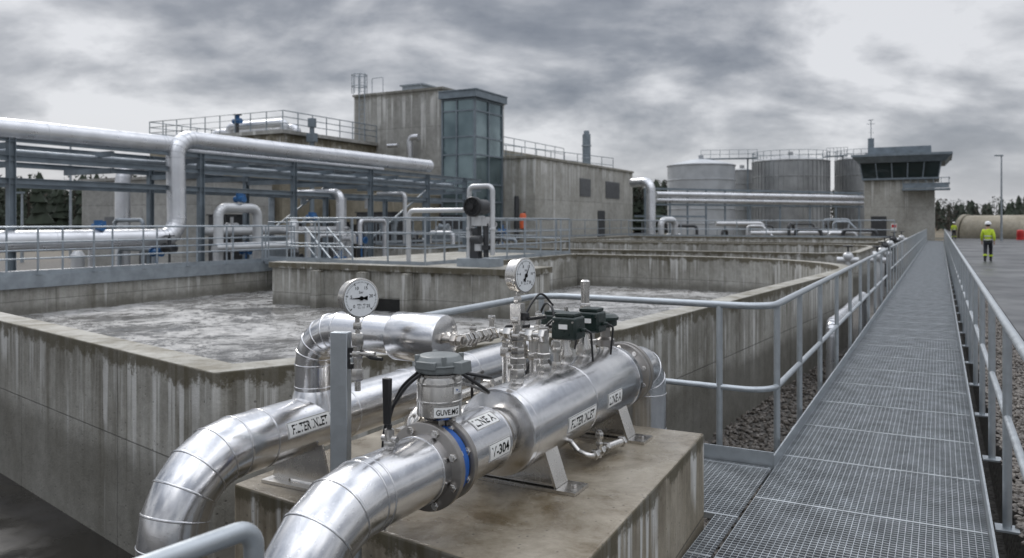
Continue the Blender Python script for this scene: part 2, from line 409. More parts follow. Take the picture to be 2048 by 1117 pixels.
def stones(name,label,regions):
    rng=np.random.default_rng(3); t=(1+5**.5)/2
    iv=np.array([(-1,t,0),(1,t,0),(-1,-t,0),(1,-t,0),(0,-1,t),(0,1,t),(0,-1,-t),(0,1,-t),(t,0,-1),(t,0,1),(-t,0,-1),(-t,0,1)])/1.9
    fc=np.array([(0,11,5),(0,5,1),(0,1,7),(0,7,10),(0,10,11),(1,5,9),(5,11,4),(11,10,2),(10,7,6),(7,1,8),(3,9,4),(3,4,2),(3,2,6),(3,6,8),(3,8,9),(4,9,5),(2,4,11),(6,2,10),(8,6,7),(9,8,1)])
    Vs=[];Fs=[];o=0
    for (u0,u1,v0,v1,z,n,smin,smax) in regions:
        for k in range(n):
            a=rng.random(); u=u0+(u1-u0)*a**1.4; v=rng.uniform(v0,v1); s=rng.uniform(smin,smax)
            r=iv*(1+rng.uniform(-.28,.28,(12,1)))*np.array([s*rng.uniform(.7,1.3),s*rng.uniform(.7,1.3),s*rng.uniform(.5,.9)])
            c=S(u,v,z+s*.3+rng.uniform(0,.02)); Vs.append(r+np.array(c)); Fs.append(fc+o); o+=12
    Vs=np.concatenate(Vs);Fs=np.concatenate(Fs)
    me=bpy.data.meshes.new(name); me.from_pydata(Vs.tolist(),[],Fs.tolist()); me.materials.append(M['stone'])
    ob=bpy.data.objects.new(name,me); scene.collection.objects.link(ob); ob['kind']='stuff'; ob['label']=label; ob['category']='gravel'
stones('gravel','loose grey brown gravel beside the walkway',[(2.5,22,.42,1.2,-.12,10500,.012,.03),(4.6,17,-2.75,-.9,-.9,6500,.015,.04)])

# ---------------------------------------------------------------- tanks
def offset(poly,d):
    n=len(poly);out=[];A=sum(poly[i][0]*poly[(i+1)%n][1]-poly[(i+1)%n][0]*poly[i][1] for i in range(n)); sg=1 if A>0 else -1
    for i in range(n):
        p0,p1,p2=[Vector(poly[j%n]) for j in (i-1,i,i+1)]
        e1=(p1-p0).normalized();e2=(p2-p1).normalized()
        n1=Vector((-e1.y,e1.x))*sg;n2=Vector((-e2.y,e2.x))*sg
        b=(n1+n2).normalized(); out.append(p1+b*(d/max(.3,b.dot(n1))))
    return out
def tank(polyuv,ztop,th_=.28,z0=-1.0,label=''):
    pl=[Vector((S(q[0],q[1]).x,S(q[0],q[1]).y)) for q in polyuv]; zt=[q[2] if len(q)>2 else ztop for q in polyuv]
    inn=offset(pl,th_); n=len(pl)
    mb=MB(); vs=[]
    for z,P in ((0,pl),(1,pl),(1,inn),(0,inn)):
        vs+=[Vector((p.x,p.y,zt[i] if z else z0)) for i,p in enumerate(P)]
    fs=[]
    for k in range(3):
        for i in range(n):
            j=(i+1)%n; fs.append((k*n+i,k*n+j,(k+1)*n+j,(k+1)*n+i))
    A=sum(pl[i][0]*pl[(i+1)%n][1]-pl[(i+1)%n][0]*pl[i][1] for i in range(n))
    if A<0: fs=[tuple(reversed(f)) for f in fs]
    mb.add(vs,fs)
    thing('concrete_tank',label,'water tank',[('wall',mb,'conc',{'bevel':.012})],group='open concrete treatment tanks')
T1=[(3.8,-4.34),(7.2,-2.66),(17.2,-1.8)]
for k in range(15):
    a=R(0+90*k/14); T1.append((18.9+4.9*math.sin(a),-6.5+4.8*math.cos(a)))
T1+=[(23.8,-14.6),(23.8,-17.9,.27),(6.94,-17.9,.27),(6.0,-14.0)]
tank(T1,.7,label='stained open concrete tank with rounded corner full of churning water')
def inpoly(x,y,poly):
    c=False;n=len(poly)
    for i in range(n):
        a=poly[i];b=poly[i-1]
        if (a[1]>y)!=(b[1]>y) and x<(b[0]-a[0])*(y-a[1])/(b[1]-a[1])+a[0]: c=not c
    return c
WZ=-.30
mid=offset([Vector((S(q[0],q[1]).x,S(q[0],q[1]).y)) for q in T1],.15)
st=.08; us_=np.arange(3.6,24,st); vs2=np.arange(-18,-1.6,st); vv=[];fs=[]
for i,u in enumerate(us_):
    for j,v in enumerate(vs2):
        p=S(u,v); k=Vector((p.x,p.y,.3)); w_=Vector((noise.noise(k*.6),noise.noise(k*.6+Vector((9,3,1))),0))*.9
        h=noise.fractal((k+w_)*1.2,1.1,2.0,4)*.022
        vv.append((p.x,p.y,WZ+h))
nj=len(vs2)
for i in range(len(us_)-1):
    for j in range(nj-1):
        p=S(us_[i]+st/2,vs2[j]+st/2)
        if inpoly(p.x,p.y,mid): fs.append((i*nj+j,i*nj+j+1,(i+1)*nj+j+1,(i+1)*nj+j))
me=bpy.data.meshes.new('water'); me.from_pydata(vv,[],fs); me.materials.append(M['water']); me.shade_smooth()
bm=bmesh.new(); bm.from_mesh(me); bmesh.ops.delete(bm,geom=[v for v in bm.verts if not v.link_faces],context='VERTS'); bmesh.ops.recalc_face_normals(bm,faces=bm.faces)
if sum(f.normal.z for f in bm.faces)<0: bmesh.ops.reverse_faces(bm,faces=bm.faces)
bm.to_mesh(me); bm.free()
ob=bpy.data.objects.new('water',me); scene.collection.objects.link(ob); ob['kind']='structure'; ob['label']='grey churning water with streaks of foam'; ob['category']='water'
for a,b_,v0,v1,zt in ((28,40,-22,-2.4,.70),(41,55,-20,-2.5,.74)):
    cr=[(a,v0),(b_,v0)]+[(b_-3+3*math.cos(R(12.86*k)),v1-3+3*math.sin(R(12.86*k))) for k in range(8)]+[(a+1.2,v1),(a,v1-1.0)]
    tank(cr,zt,label='stained open concrete tank standing behind another tank')
    g=MB(); sheet(g,a+.25,b_-1.2,v0+.2,v1-1.9,-.3)
    o=mkmesh('water',g,'water',Vector((0,0,0)),smooth=False); o['kind']='structure'; o['label']='grey water inside an open tank'; o['category']='water'
ps=[('wall',MB().sbox(14.6,15.9,-14.6,-7.6,-1,.6),'conc',{'bevel':.01}),('deck',MB().sbox(15.91,23.4,-14.6,-10.2,-1,.71),'conc'),('sluice_opening',MB().sbox(14.585,14.61,-11.45,-10.6,-.35,-.02),'shadow'),('coping',MB().sbox(14.52,15.95,-14.65,-7.55,.601,.74),'conc',{'bevel':.01})]
for v in (-11.62,-10.4,-13.0): ps.append(('buttress',MB().sbox(14.3,14.59,v-.09,v+.09,-.9,.58),'conc'))
thing('inlet_chamber','square stained concrete inlet chamber standing in the tank','concrete chamber',ps)
# ---------------------------------------------------------------- plinth
pl=[(-1.32,3.78),(.168,2.69),(1.13,4.68),(-.42,5.45)]
thing('pipe_plinth','wet brown stained concrete plinth carrying the pipework','concrete plinth',[('block',MB().prism(pl,-.95,.48),'concblk',{'bevel':.012})])
# ---------------------------------------------------------------- walkway
def grating(regs,sp=.034):
    mb=MB()
    for (u0,u1,v0,v1) in regs:
        v=v0
        while v<=v1+1e-4:
            mb.sbox(u0,u1,v-.002,v+.002,-.032,-.002); v+=sp
        u=u0;k=0
        while u<=u1+1e-4:
            w=.011 if k%30==0 else .003
            mb.sbox(u-w,u+w,v0,v1,-.010 if k%30 else -.034,0.0); u+=sp; k+=1
    return mb
def stringer(u0,u1,v,z0=-.16,z1=.1):
    return MB().sbox(u0,u1,v-.006,v+.006,z0,z1)
ps=[('grating',grating([(-1,84,-1.02,.235)]),'grat',{}),('toe_board',stringer(5.8,84,-1.03,z1=.08),'galv'),('toe_board',stringer(-1,84,.245),'galv')]
for u in np.arange(-.8,84,3.0): ps.append(('cross_beam',MB().sbox(u-.03,u+.03,-1.0,.22,-.16,-.04),'frame'))
for u in np.arange(.7,60,3.0):
    for v in (-.95,.18): ps.append(('leg',MB().sbox(u-.04,u+.04,v-.04,v+.04,-.95,-.161),'frame'))
thing('walkway','long straight galvanised grating walkway between tank and road','walkway',ps)
tp=MB().sbox(5.80,5.812,-2.1,-1.03,-.14,.1)
thing('grating_platform','galvanised grating platform wrapping around the plinth corner','platform',
 [('grating',grating([(4.72,5.79,-2.08,-1.04)]),'grat'),('grating',grating([(-1,4.71,-1.165,-1.04)]),'grat'),('toe_board',tp,'galv'),('beam',MB().sbox(4.75,5.75,-2.12,-2.09,-.16,0),'frame')])
p1=Vector((.25,6.78,0)); p0=Vector((-.62,5.15,0)); pc=S(6.02,-1.085)
pr=[p0,p1,pc,S(20.5,-1.085)]
pts_posts=[p0,p1,p1.lerp(pc,.80),S(6.25,-1.085)]+[S(u,-1.085) for u in (7.35,8.7,10.2,11.8,13.4,15.,16.6,18.4,20.5)]
railing('galvanised tube railing with rounded corner beside the tank wall',pr,1.1,(.48,),posts=pts_posts,rp=.024,rr=.026,fil=.22,mat='galv',toe=False,n=14,down=.1,group='walkway railings')
railing('galvanised tube railing continuing along the walkway edge',[S(21.8,-1.085),S(84,-1.085)],1.1,(.55,),step=1.6,mat='galv',toe=False,group='walkway railings',down=.1)
railing('galvanised tube railing between the walkway and gravel strip',[S(-.8,.355),S(84,.355)],1.1,(.55,),step=1.6,rp=.025,rr=.025,mat='galv',toe=False,group='walkway railings',n=12,down=.12)
thing('railing','short galvanised handrail end with vertical post near the pipes','railing',
 [('top_rail',MB().tube(fillet([Vector((-1.35,1.0,.965)),Vector((-.64,1.975,.965)),Vector((-.64,1.975,-.88))],.05,6),.025,18),'galv'),('mid_rail',MB().cyl(Vector((-1.35,1.0,.45)),Vector((-.64,1.97,.45)),.022),'galv')])

# ---------------------------------------------------------------- foreground pipes
zp=.765
RF=.198
O1=Vector((-.055,3.64,zp)); O2=Vector((-1.057,3.63,zp))
def A1(s): return O1+U*s
def A2(s): return O2+U*s
def seams(path_pts,r,w=.011,n=56):
    mb=MB()
    for p,d in path_pts:
        d=d.normalized(); mb.lathe(p-d*w/2,d,[(r-.001,0),(r+.0022,w*.15),(r+.0034,w*.5),(r+.0022,w*.85),(r-.001,w)],n,False)
    return mb
def elbow_seams(f,k0,k1,r,stp=1):
    return [(f[i],f[min(i+1,len(f)-1)]-f[max(i-1,0)]) for i in range(k0,k1+1,stp)]
def patch(O,th0,th1,s0,s1,r,n=10):
    mb=MB(); vs=[];
    for k in range(n+1):
        t=R(th0+(th1-th0)*k/n)
        for s in (s0,s1):
            for rr in (r,r+.0015): vs.append(O+U*s+V*(rr*math.cos(t))+Z*(rr*math.sin(t)))
    fs=[]
    for k in range(n):
        b=k*4; fs+=[(b+1,b+3,b+7,b+5),(b,b+4,b+6,b+2),(b,b+1,b+5,b+4),(b+2,b+6,b+7,b+3)]
    fs+=[(0,2,3,1),(n*4,n*4+1,n*4+3,n*4+2)]
    return mb.add(vs,fs)
def label_part(O,s,tc,r,string,L,hgt):
    dth=math.degrees(hgt/r)/2
    pl_=patch(O,tc-dth,tc+dth,s-L/2,s+L/2,r+.0005)
    vs,fs=text(string,1,.02,fit=(L*.82,hgt*.58)); out=[]
    for v in vs:
        t=R(tc)+v.y/r; rr=r+.0028
        out.append(O+U*(s+v.x)+V*(rr*math.cos(t))+Z*(rr*math.sin(t)))
    t_=MB().add(out,fs)
    bd=MB(); e=.002
    for (s0,s1,a,b_) in ((s-L/2+e,s+L/2-e,tc+dth*.95,tc+dth*.90),(s-L/2+e,s+L/2-e,tc-dth*.90,tc-dth*.95),(s-L/2+e,s-L/2+e+.002,tc-dth*.95,tc+dth*.95),(s+L/2-e-.002,s+L/2-e,tc-dth*.95,tc+dth*.95)):
        vs=[];n=6
        for k in range(n+1):
            t=R(a+(b_-a)*k/n)
            for q in (s0,s1): vs.append(O+U*q+V*((r+.0026)*math.cos(t))+Z*((r+.0026)*math.sin(t)))
        bd.add(vs,[(2*k,2*k+1,2*k+3,2*k+2) for k in range(n)])
    return ('label_plate',pl_,'labelw',{'sub':[('lettering',t_,'ink'),('border',bd,'ink')]})
def flange(p,d,r,w,n=48,nb=8):
    d=d.normalized(); x,y=frame(d)
    f=MB().lathe(p,d,[(r*.97,0),(r,w*.1),(r,w*.9),(r*.97,w)],n)
    b=MB()
    for k in range(nb):
        a=2*math.pi*(k+.5)/nb; q=p+x*(math.cos(a)*r*.87)+y*(math.sin(a)*r*.87)
        b.cyl(q-d*.018,q+d*(w+.02),.008,n=10).nut(q-d*.014,d,.016,.014); b.nut(q+d*w,d,.016,.014)
    return f,b
def bolts(*bs):
    out=[]
    for b in bs:
        isl=islands(b)
        for k in range(0,len(isl),3):
            m_=MB()
            for x in isl[k:k+3]: m_.join(x)
            out.append(('bolt',m_,'steel'))
    return out
f=fillet([A1(-.60),A1(-1.36),A1(-1.36)-Z*1.65],.36,5)
pipe=MB().tube(f,.13,64).join(seams([(A1(-.66),U),(A1(-.96),U)]+elbow_seams(f,1,6,.13)+[(A1(-1.36)-Z*.8,Z)],.13))
q=A1(-.83)
st_=MB().cyl(q+Z*.125,q+Z*.175,.014).nut(q+Z*.135,Z,.022,.022).cyl(q+Z*.17,q+Z*.2,.018).cyl(q+Z*.165-V*.03,q+Z*.165+V*.035,.012)
lv=MB().box(q+Z*.30-V*.01,(.028,.016,.17),(V,U,Z),1.25).box(q+Z*.205,(.02,.01,.03),(V,U,Z))
thing('inlet_pipe','thick wet aluminium clad pipe bending down beside the plinth','pipe',
 [('jacket',pipe,'clad'),('drain_valve',st_,'steel',{'sub':[('lever',lv,'black',{'bevel':.004})]})],group='large clad foreground pipes')
f1,b1=flange(A1(-.61),U,.172,.034); f2,b2=flange(A1(-.50),U,.166,.03)
body=MB().lathe(A1(-.575),U,[(.12,0),(.148,.010),(.148,.064),(.12,.074)],40)
neck=MB().box(A1(-.53)+Z*.145,(.07,.05,.09),(V,U,Z),.8).cyl(A1(-.53)+Z*.13,A1(-.53)+Z*.2,.022)
thing('butterfly_valve','blue bodied butterfly valve clamped between two bolted flanges','valve',
 [('flange',f1,'dsteel'),('flange',f2,'dsteel'),('body',body,'blue'),('neck',neck,'steel')]+bolts(b1,b2))
c=A1(-.50)+Z*.178
mt=MB().lathe(c,Z,[(.08,0),(.09,.01),(.09,.155),(.086,.165),(.093,.168),(.093,.176)],48)
mt.lathe(c+Z*.06,Z,[(.089,0),(.0925,.003),(.0925,.01),(.089,.013)],48,False).lathe(c+Z*.13,Z,[(.089,0),(.0925,.003),(.0925,.01),(.089,.013)],48,False)
hd=MB().lathe(c+Z*.178,Z,[(.09,0),(.098,.008),(.1,.03),(.096,.05),(.08,.068),(.03,.073)],24).box(c+Z*.205+V*.1,(.06,.08,.045),(V,U,Z),.9).box(c+Z*.215-U*.09,(.09,.03,.03),(V,U,Z))
hd.lathe(c+Z*.205,Z,[(.1,0),(.104,.002),(.104,.008),(.1,.01)],24,False)
for k in range(4):
    a=R(45+90*k); hd.cyl(c+Z*.2+V*(.09*math.cos(a))+U*(.09*math.sin(a)),c+Z*.25+V*(.09*math.cos(a))+U*(.09*math.sin(a)),.011,n=10)
def vpatch(c,r,a0,a1,z0,z1,n=10):
    vs=[]
    for k in range(n+1):
        a=R(a0+(a1-a0)*k/n)
        for z in (z0,z1): vs.append(c+Vector((math.sin(a)*r,-math.cos(a)*r,z)))
    return MB().add(vs,[(2*k,2*k+2,2*k+3,2*k+1) for k in range(n)])
def vtext(c,r,ac,zc,string,w,h):
    vs,fs=text(string,1,.015,fit=(w,h))
    return MB().add([c+Vector((math.sin(R(ac)+v.x/r)*(r+.001),-math.cos(R(ac)+v.x/r)*(r+.001),zc+v.y)) for v in vs],fs)
thing('flow_meter','stainless cylindrical flow meter with grey plastic terminal head','flow meter',
 [('housing',mt,'steel'),('terminal_head',hd,'grey',{'bevel':.003}),('label_plate',vpatch(c,.0931,-8,62,.014,.052),'labelw',{'sub':[('lettering',vtext(c,.0931,27,.033,'GUVE.MG',.096,.022),'ink')]}),
  ('sticker',vpatch(c,.0931,42,74,.10,.127),'labelw',{'sub':[('emblem',vtext(c,.0931,58,.113,'>_',.03,.014),'blue')]})])
sp=MB().tube([A1(-.46),A1(-.13)],.138,64).join(seams([(A1(-.44),U),(A1(-.14),U)],.138))
sp2=MB().tube([A1(-.13),A1(-.115),A1(-.0)],[.138,.105,.105],48).lathe(A1(-.09),U,[(.10,0),(.120,.004),(.120,.02),(.10,.024)],48)
thing('pipe_spool','short clad pipe spool labelled between valve and filter vessel','pipe',
 [('jacket',sp,'clad'),('neck',sp2,'steel'),
  label_part(O1,-.27,58,.1384,'LINE A',.19,.066),label_part(O1,-.245,0,.1384,'V-304',.18,.072),('vent_plug',MB().cyl(A1(-.40)+Z*.13,A1(-.40)+Z*.20,.009).nut(A1(-.40)+Z*.14,Z,.016,.02),'steel')])
# filter vessel
vs_l=MB().lathe(A1(-.03),U,[(.02,-.002),(RF-.012,-.002),(RF-.002,.003),(RF,.012),(RF,1.44),(RF-.006,1.455),(.14,1.49),(.14,1.58)],80)
vs_l.join(seams([(A1(.02),U),(A1(.70),U),(A1(1.36),U)],RF))
def saddle(s):
    base=MB().box(A1(s)+V*.04-Z*(zp-.488),(.56,.16,.014),(V,U,Z))
    for e_ in (-.2,.28): base.nut(A1(s)+V*e_-Z*(zp-.495),Z,.014,.014)
    leg=MB()
    for sg in (-1,1):
        leg.bar(A1(s)+V*(sg*.215)-Z*(zp-.495),A1(s)+V*(sg*.155)-Z*.10,.13,.012)
    leg.box(A1(s)-Z*.21,(.37,.012,.12),(V,U,Z),.78)
    leg.box(A1(s)-Z*.258,(.42,.11,.012),(V,U,Z))
    return ('base_plate',base,'steel'),('support_leg',leg,'steel')
bA=saddle(.2); bB=saddle(1.15)
ps=[('shell',vs_l,'clad'),bA[0],bA[1],bB[0],bB[1],label_part(O1,.50,-8,RF+.0004,'FILTER INLET',.35,.078),label_part(O1,.95,-4,RF+.0004,'LINE A',.21,.078)]
for s in (.172,.454,.717,.976,1.28): ps.append(('socket',MB().lathe(A1(s)+Z*(RF-.02),Z,[(.042,0),(.03,.018),(.028,.045)],24),'steel'))
thing('filter_vessel','long horizontal stainless filter vessel on bolted saddle feet','filter vessel',ps)
dr=MB(); b0_=A1(.66)+V*.22
dr.tube(fillet([A1(.55)+V*.10-Z*.16,A1(.55)+V*.15-Z*.21,A1(.55)+V*.22-Z*.23,A1(.80)+V*.22-Z*.23],.03,4),.015,12)
for s in (.58,.66,.74): dr.nut(A1(s)+V*.22-Z*.23,U,.027,.034)
dr.cyl(b0_-Z*.26,b0_-Z*.12,.013).nut(b0_-Z*.16,Z,.023,.03).nut(b0_-Z*.20,Z,.02,.02)
dr.cyl(A1(.74)+V*.22-Z*.23,A1(.9)+V*.26-Z*.23,.02).nut(A1(.88)+V*.255-Z*.23,U,.03,.03)
thing('drain_pipework','small steel drain fittings beneath the filter vessel','pipe fitting',[('tubing',dr,'steel')])
# outlet
f1,b1=flange(A1(1.54),U,.195,.034,nb=10); f2,b2=flange(A1(1.60),U,.195,.034,nb=10)
fo=fillet([A1(1.63),A1(2.06),A1(2.06)-Z*1.65],.26,6)
thing('outlet_pipe','clad outlet elbow with bolted flanges dropping behind the plinth','pipe',
 [('jacket',MB().tube(fo,.135,48).join(seams([(A1(1.70),U)]+elbow_seams(fo,3,7,.135,2)+[(A1(2.06)-Z*.45,Z)],.135,n=48)),'clad'),('flange',f1,'dsteel'),('flange',f2,'dsteel'),('gasket',MB().lathe(A1(1.57),U,[(.17,0),(.17,.04)],40),'dark')]+bolts(b1,b2),group='large clad foreground pipes')
# second pipe
f=fillet([A2(2.75)-Z*1.6,A2(2.75),A2(-.58),A2(-.58)-Z*1.65],.30,5)
tr=O2+U*.22; hz=1.21; e=Vector((tr.x,tr.y,hz))
riser=fillet([tr,e,e+V*.52],.17,5)
thing('filter_inlet_pipe','long aluminium clad pipe with vertical riser and inlet label','pipe',
 [('jacket',MB().tube(f,.13,64).join(seams(elbow_seams(f,7,12,.13)+[(A2(s),U) for s in (-.13,.42,.95,1.6,2.2)]+[(A2(-.58)-Z*.75,Z)],.13)),'clad'),
  ('riser',MB().tube(riser,.088,48).join(seams(elbow_seams(riser,1,6,.088)+[(tr+Z*.17,Z),(e+V*.34,V)],.088,.01,44)),'clad'),
  ('branch_collar',MB().tube([tr+Z*.02,tr+Z*.13,tr+Z*.155],[.13,.10,.089],44),'clad'),
  ('end_chamber',MB().lathe(e+V*.49,V,[(.085,0),(.105,.006),(.108,.012),(.108,.25),(.104,.262),(.07,.268),(.03,.27)],56),'clad',{'sub':[('nozzle',MB().cyl(e+V*.755,e+V*.84,.016).nut(e+V*.785,V,.026,.028).nut(e+V*.82,V,.022,.02),'brass')]}),
  label_part(O2,.06,16,.1304,'FILTER INLET',.28,.07)],group='large clad foreground pipes')
for s in (.14,1.2):
    b=MB().box(A2(s)-Z*(zp-.488),(.40,.12,.014),(V,U,Z)); l=MB()
    for sg in (-1,1): l.bar(A2(s)+V*(sg*.13)-Z*(zp-.49),A2(s)+V*(sg*.08)-Z*.09,.10,.012)
    l.box(A2(s)-Z*.19,(.24,.012,.14),(V,U,Z),.8)
    thing('pipe_support','welded steel saddle support under a clad pipe','pipe support',[('base_plate',b,'steel'),('support_leg',l,'steel')],group='pipe saddle supports')
thing('bypass_pipe','slim stainless bypass pipe running between the clad pipes','pipe',[('tube',MB().tube(fillet([A1(1.0)-V*.42-Z*.28,A1(1.0)-V*.42+Z*.05,A1(-.1)-V*.42+Z*.05,A1(-.1)-V*.42-Z*.28],.08,5),.03,20),'steel'),
   ('clamp',MB().nut(A1(.2)-V*.42+Z*.05,U,.045,.05),'steel'),('clamp',MB().nut(A1(.6)-V*.42+Z*.05,U,.045,.05),'steel')])
thing('bypass_pipe','slim bent stainless pipe beside the filter vessel','pipe',[('tube',MB().tube(fillet([A1(.15)-V*.16-Z*.05,A1(.15)-V*.32+Z*.02,A1(.65)-V*.32+Z*.02,A1(.65)-V*.32+Z*.22,A1(.65)-V*.10+Z*.26],.06,5),.022,16).nut(A1(.25)-V*.32+Z*.02,U,.034,.04).nut(A1(.50)-V*.32+Z*.02,U,.034,.04),'steel')])
thing('bypass_pipe','slim raised stainless pipe above the second clad pipe','pipe',[('tube',MB().tube(fillet([A1(.3)-V*.50+Z*.0,A1(.3)-V*.50+Z*.30,A1(1.2)-V*.50+Z*.30,A1(1.2)-V*.3+Z*.30],.06,5),.02,16).nut(A1(.55)-V*.50+Z*.30,U,.034,.05).nut(A1(.75)-V*.50+Z*.30,U,.03,.04).nut(A1(.95)-V*.50+Z*.30,U,.034,.05).cyl(A1(.8)-V*.5+Z*.3,A1(.8)-V*.5+Z*.42,.014).nut(A1(.8)-V*.5+Z*.39,Z,.024,.03),'steel')])
thing('bypass_pipe','slim cross tube linking the vessel fittings behind the actuators','pipe',[('tube',MB().tube(fillet([A1(.45)-V*.02+Z*.36,A1(.45)-V*.20+Z*.36,A1(1.15)-V*.20+Z*.36,A1(1.15)-V*.03+Z*.30],.05,5),.013,12).nut(A1(.60)-V*.20+Z*.36,U,.024,.04).nut(A1(.78)-V*.20+Z*.36,U,.028,.05).nut(A1(.95)-V*.20+Z*.36,U,.024,.03).cyl(A1(.80)-V*.20+Z*.36,A1(.80)-V*.20+Z*.46,.012).nut(A1(.80)-V*.20+Z*.42,Z,.022,.03).cyl(A1(.62)-V*.20+Z*.16,A1(.62)-V*.20+Z*.36,.014).nut(A1(.62)-V*.20+Z*.26,Z,.026,.04),'steel')])
pp=Vector((-.735,3.42,0))
thing('bracket_post','upright galvanised steel box post with black tag','post',
 [('post',MB().box(pp+Z*.865,(.078,.05,.77),(Vector((.98,-.2,0)),Vector((.2,.98,0)),Z)),'galv',{'bevel':.004}),
  ('base_plate',MB().box(pp+Z*.487,(.16,.16,.014),(V,U,Z)),'galv'),('tag',MB().box(pp+Vector((.055,-.022,1.14)),(.035,.012,.09)),'black',{'sub':[('tag_marks',MB().box(pp+Vector((.055,-.029,1.16)),(.02,.002,.006)).box(pp+Vector((.055,-.029,1.14)),(.02,.002,.006)).box(pp+Vector((.055,-.029,1.12)),(.014,.002,.006)),'labelw')]})])
def gauge(c,yaw,r,stemparts,label,nums,needle_ang):
    n=Vector((math.sin(R(yaw)),-math.cos(R(yaw)),0)); rt=Vector((math.cos(R(yaw)),math.sin(R(yaw)),0))
    def L(x,y,d): return c+rt*x+Z*y+n*d
    case=MB().lathe(c-n*.035,n,[(r*.93,0),(r*.98,.005),(r*.98,.045),(r*1.06,.048),(r*1.08,.055),(r*1.06,.066),(r*.98,.067),(r*.955,.058)],56)
    dial=MB().lathe(c+n*.0225+n*.010,n,[(r*.965,0),(r*.965,.0022)],56)
    q_=.0354
    tk=MB()
    for k in range(51):
        a=R(225-270*k/50); big=k%10==0; l=.14 if big else .08; w=.0019 if big else .0008
        d=rt*math.cos(a)+Z*math.sin(a); t=-rt*math.sin(a)+Z*math.cos(a); p=c+n*(q_-.0002)
        tk.add([p+d*(r*.9)+t*w,p+d*(r*.9)-t*w,p+d*(r*(.9-l))-t*w,p+d*(r*(.9-l))+t*w],[(0,1,2,3)])
    for k,sx in enumerate(nums):
        a=R(225-270*k/5); vs,fs=text(sx,r*.23,.01)
        tk.add([L(v.x+math.cos(a)*r*.58,v.y+math.sin(a)*r*.6,q_) for v in vs],fs)
    vs,fs=text('bar',r*.2); tk.add([L(v.x,v.y+r*.32,q_) for v in vs],fs)
    vs,fs=text('MPa  40\nCL 1.0',r*.15); tk.add([L(v.x,v.y-r*.42,q_) for v in vs],fs)
    a=R(needle_ang); d=rt*math.cos(a)+Z*math.sin(a); t=-rt*math.sin(a)+Z*math.cos(a); p=c+n*.038
    nd_=MB().add([p+d*r*.74,p-d*r*.3+t*.004,p-d*r*.3-t*.004,p+t*.0045,p-t*.0045],[(0,3,1,2,4)]).add([p-d*r*.15+t*.004,p-d*r*.36+t*.010,p-d*r*.36-t*.010,p-d*r*.15-t*.004],[(0,1,2,3)]).lathe(c+n*.0362,n,[(.009,0),(.009,.004),(.005,.005)],16)
    return thing('pressure_gauge',label,'pressure gauge',[('case',case,'steel'),('dial',dial,'dial',{'sub':[('dial_markings',tk,'ink')]}),('needle',nd_,'ink')]+stemparts,group='round pressure gauges')
c1=Vector((-.655,3.38,1.40)); b=c1-Z*.085
st1=MB().cyl(b,b-Z*.07,.011).nut(b-Z*.05,Z,.02,.03).nut(b-Z*.12,Z,.026,.055).cyl(b-Z*.12,b-Z*.19,.02).nut(b-Z*.17,Z,.025,.03).cyl(b-Z*.19,b-Z*.25,.017).nut(b-Z*.265,Z,.026,.05).cyl(b-Z*.27,b-Z*.31,.013)
st1.tube(fillet([b-Z*.15,b-Z*.15+V*.06,b-Z*.15+V*.09],.01,3),.011,12)
hd1=MB().tube(fillet([b-Z*.14+V*.02,b-Z*.165+V*.07,b-Z*.165+V*.13],.02,4),.008,10)
brk=MB().box(b-Z*.18-V*.045+U*.01,(.07,.03,.02),(V,U,Z))
gauge(c1,36,.079,[('stem',st1,'steel'),('handle',hd1,'black'),('bracket',brk,'galv')],'round white faced pressure gauge on slim stem by the post',['0','5','10','15','20','25'],180)
g2=A1(.172); c2=Vector((g2.x+.012,g2.y,1.468)); b=Vector((g2.x,g2.y,c2.z-.085)); tz=zp+RF+.012
def BZ(h): return Vector((b.x,b.y,tz+h))
st2=MB().cyl(b+Z*.005,b-Z*.1,.012).nut(b-Z*.05,Z,.021,.035).box(b-Z*.10,(.056,.048,.10),(V,U,Z)).nut(BZ(0),Z,.038,.05).cyl(BZ(.04),BZ(.12),.027).nut(BZ(.07),Z,.04,.035).nut(BZ(.115),Z,.035,.04).cyl(BZ(.15),b-Z*.1,.023)
st2.nut(BZ(.18),Z,.033,.035).nut(BZ(.265),Z,.031,.03)
tt=BZ(.215)
st2.cyl(tt-V*.11,tt+V*.14,.018).nut(tt-V*.07,V,.029,.04).nut(tt+V*.05,V,.028,.035).nut(tt+V*.12,V,.032,.03).nut(tt-V*.12,V,.024,.03)
hd2=MB().tube(fillet([b-Z*.12+V*.02,b-Z*.12+V*.06,b-Z*.105+V*.15],.02,4),.009,10).box(b-Z*.11+V*.04,(.03,.03,.035),(V,U,Z))
gauge(c2,52,.079,[('stem',st2,'steel'),('handle',hd2,'black')],'round white faced pressure gauge above the filter vessel',['0','4','8','12','16','20'],60)
ec=e+V*.83
ln=MB().tube([ec,tt-V*.13],.015,14)
d_=(tt-V*.13-ec); dl=d_.length; d_.normalize()
for k in (.05,.16,.28,.40,.55,.68,.82,.93): ln.nut(ec+d_*(dl*k),d_,.029,.035)
ln.cyl(ec+d_*(dl*.28),ec+d_*(dl*.42),.024).cyl(ec+d_*(dl*.55),ec+d_*(dl*.70),.022).cyl(ec+d_*(dl*.35),ec+d_*(dl*.35)+Z*.06,.01).nut(ec+d_*(dl*.35)+Z*.03,Z,.018,.02)
thing('impulse_line','stainless small bore line with hexagonal fittings','pipe fitting',[('tubing',ln,'steel')])
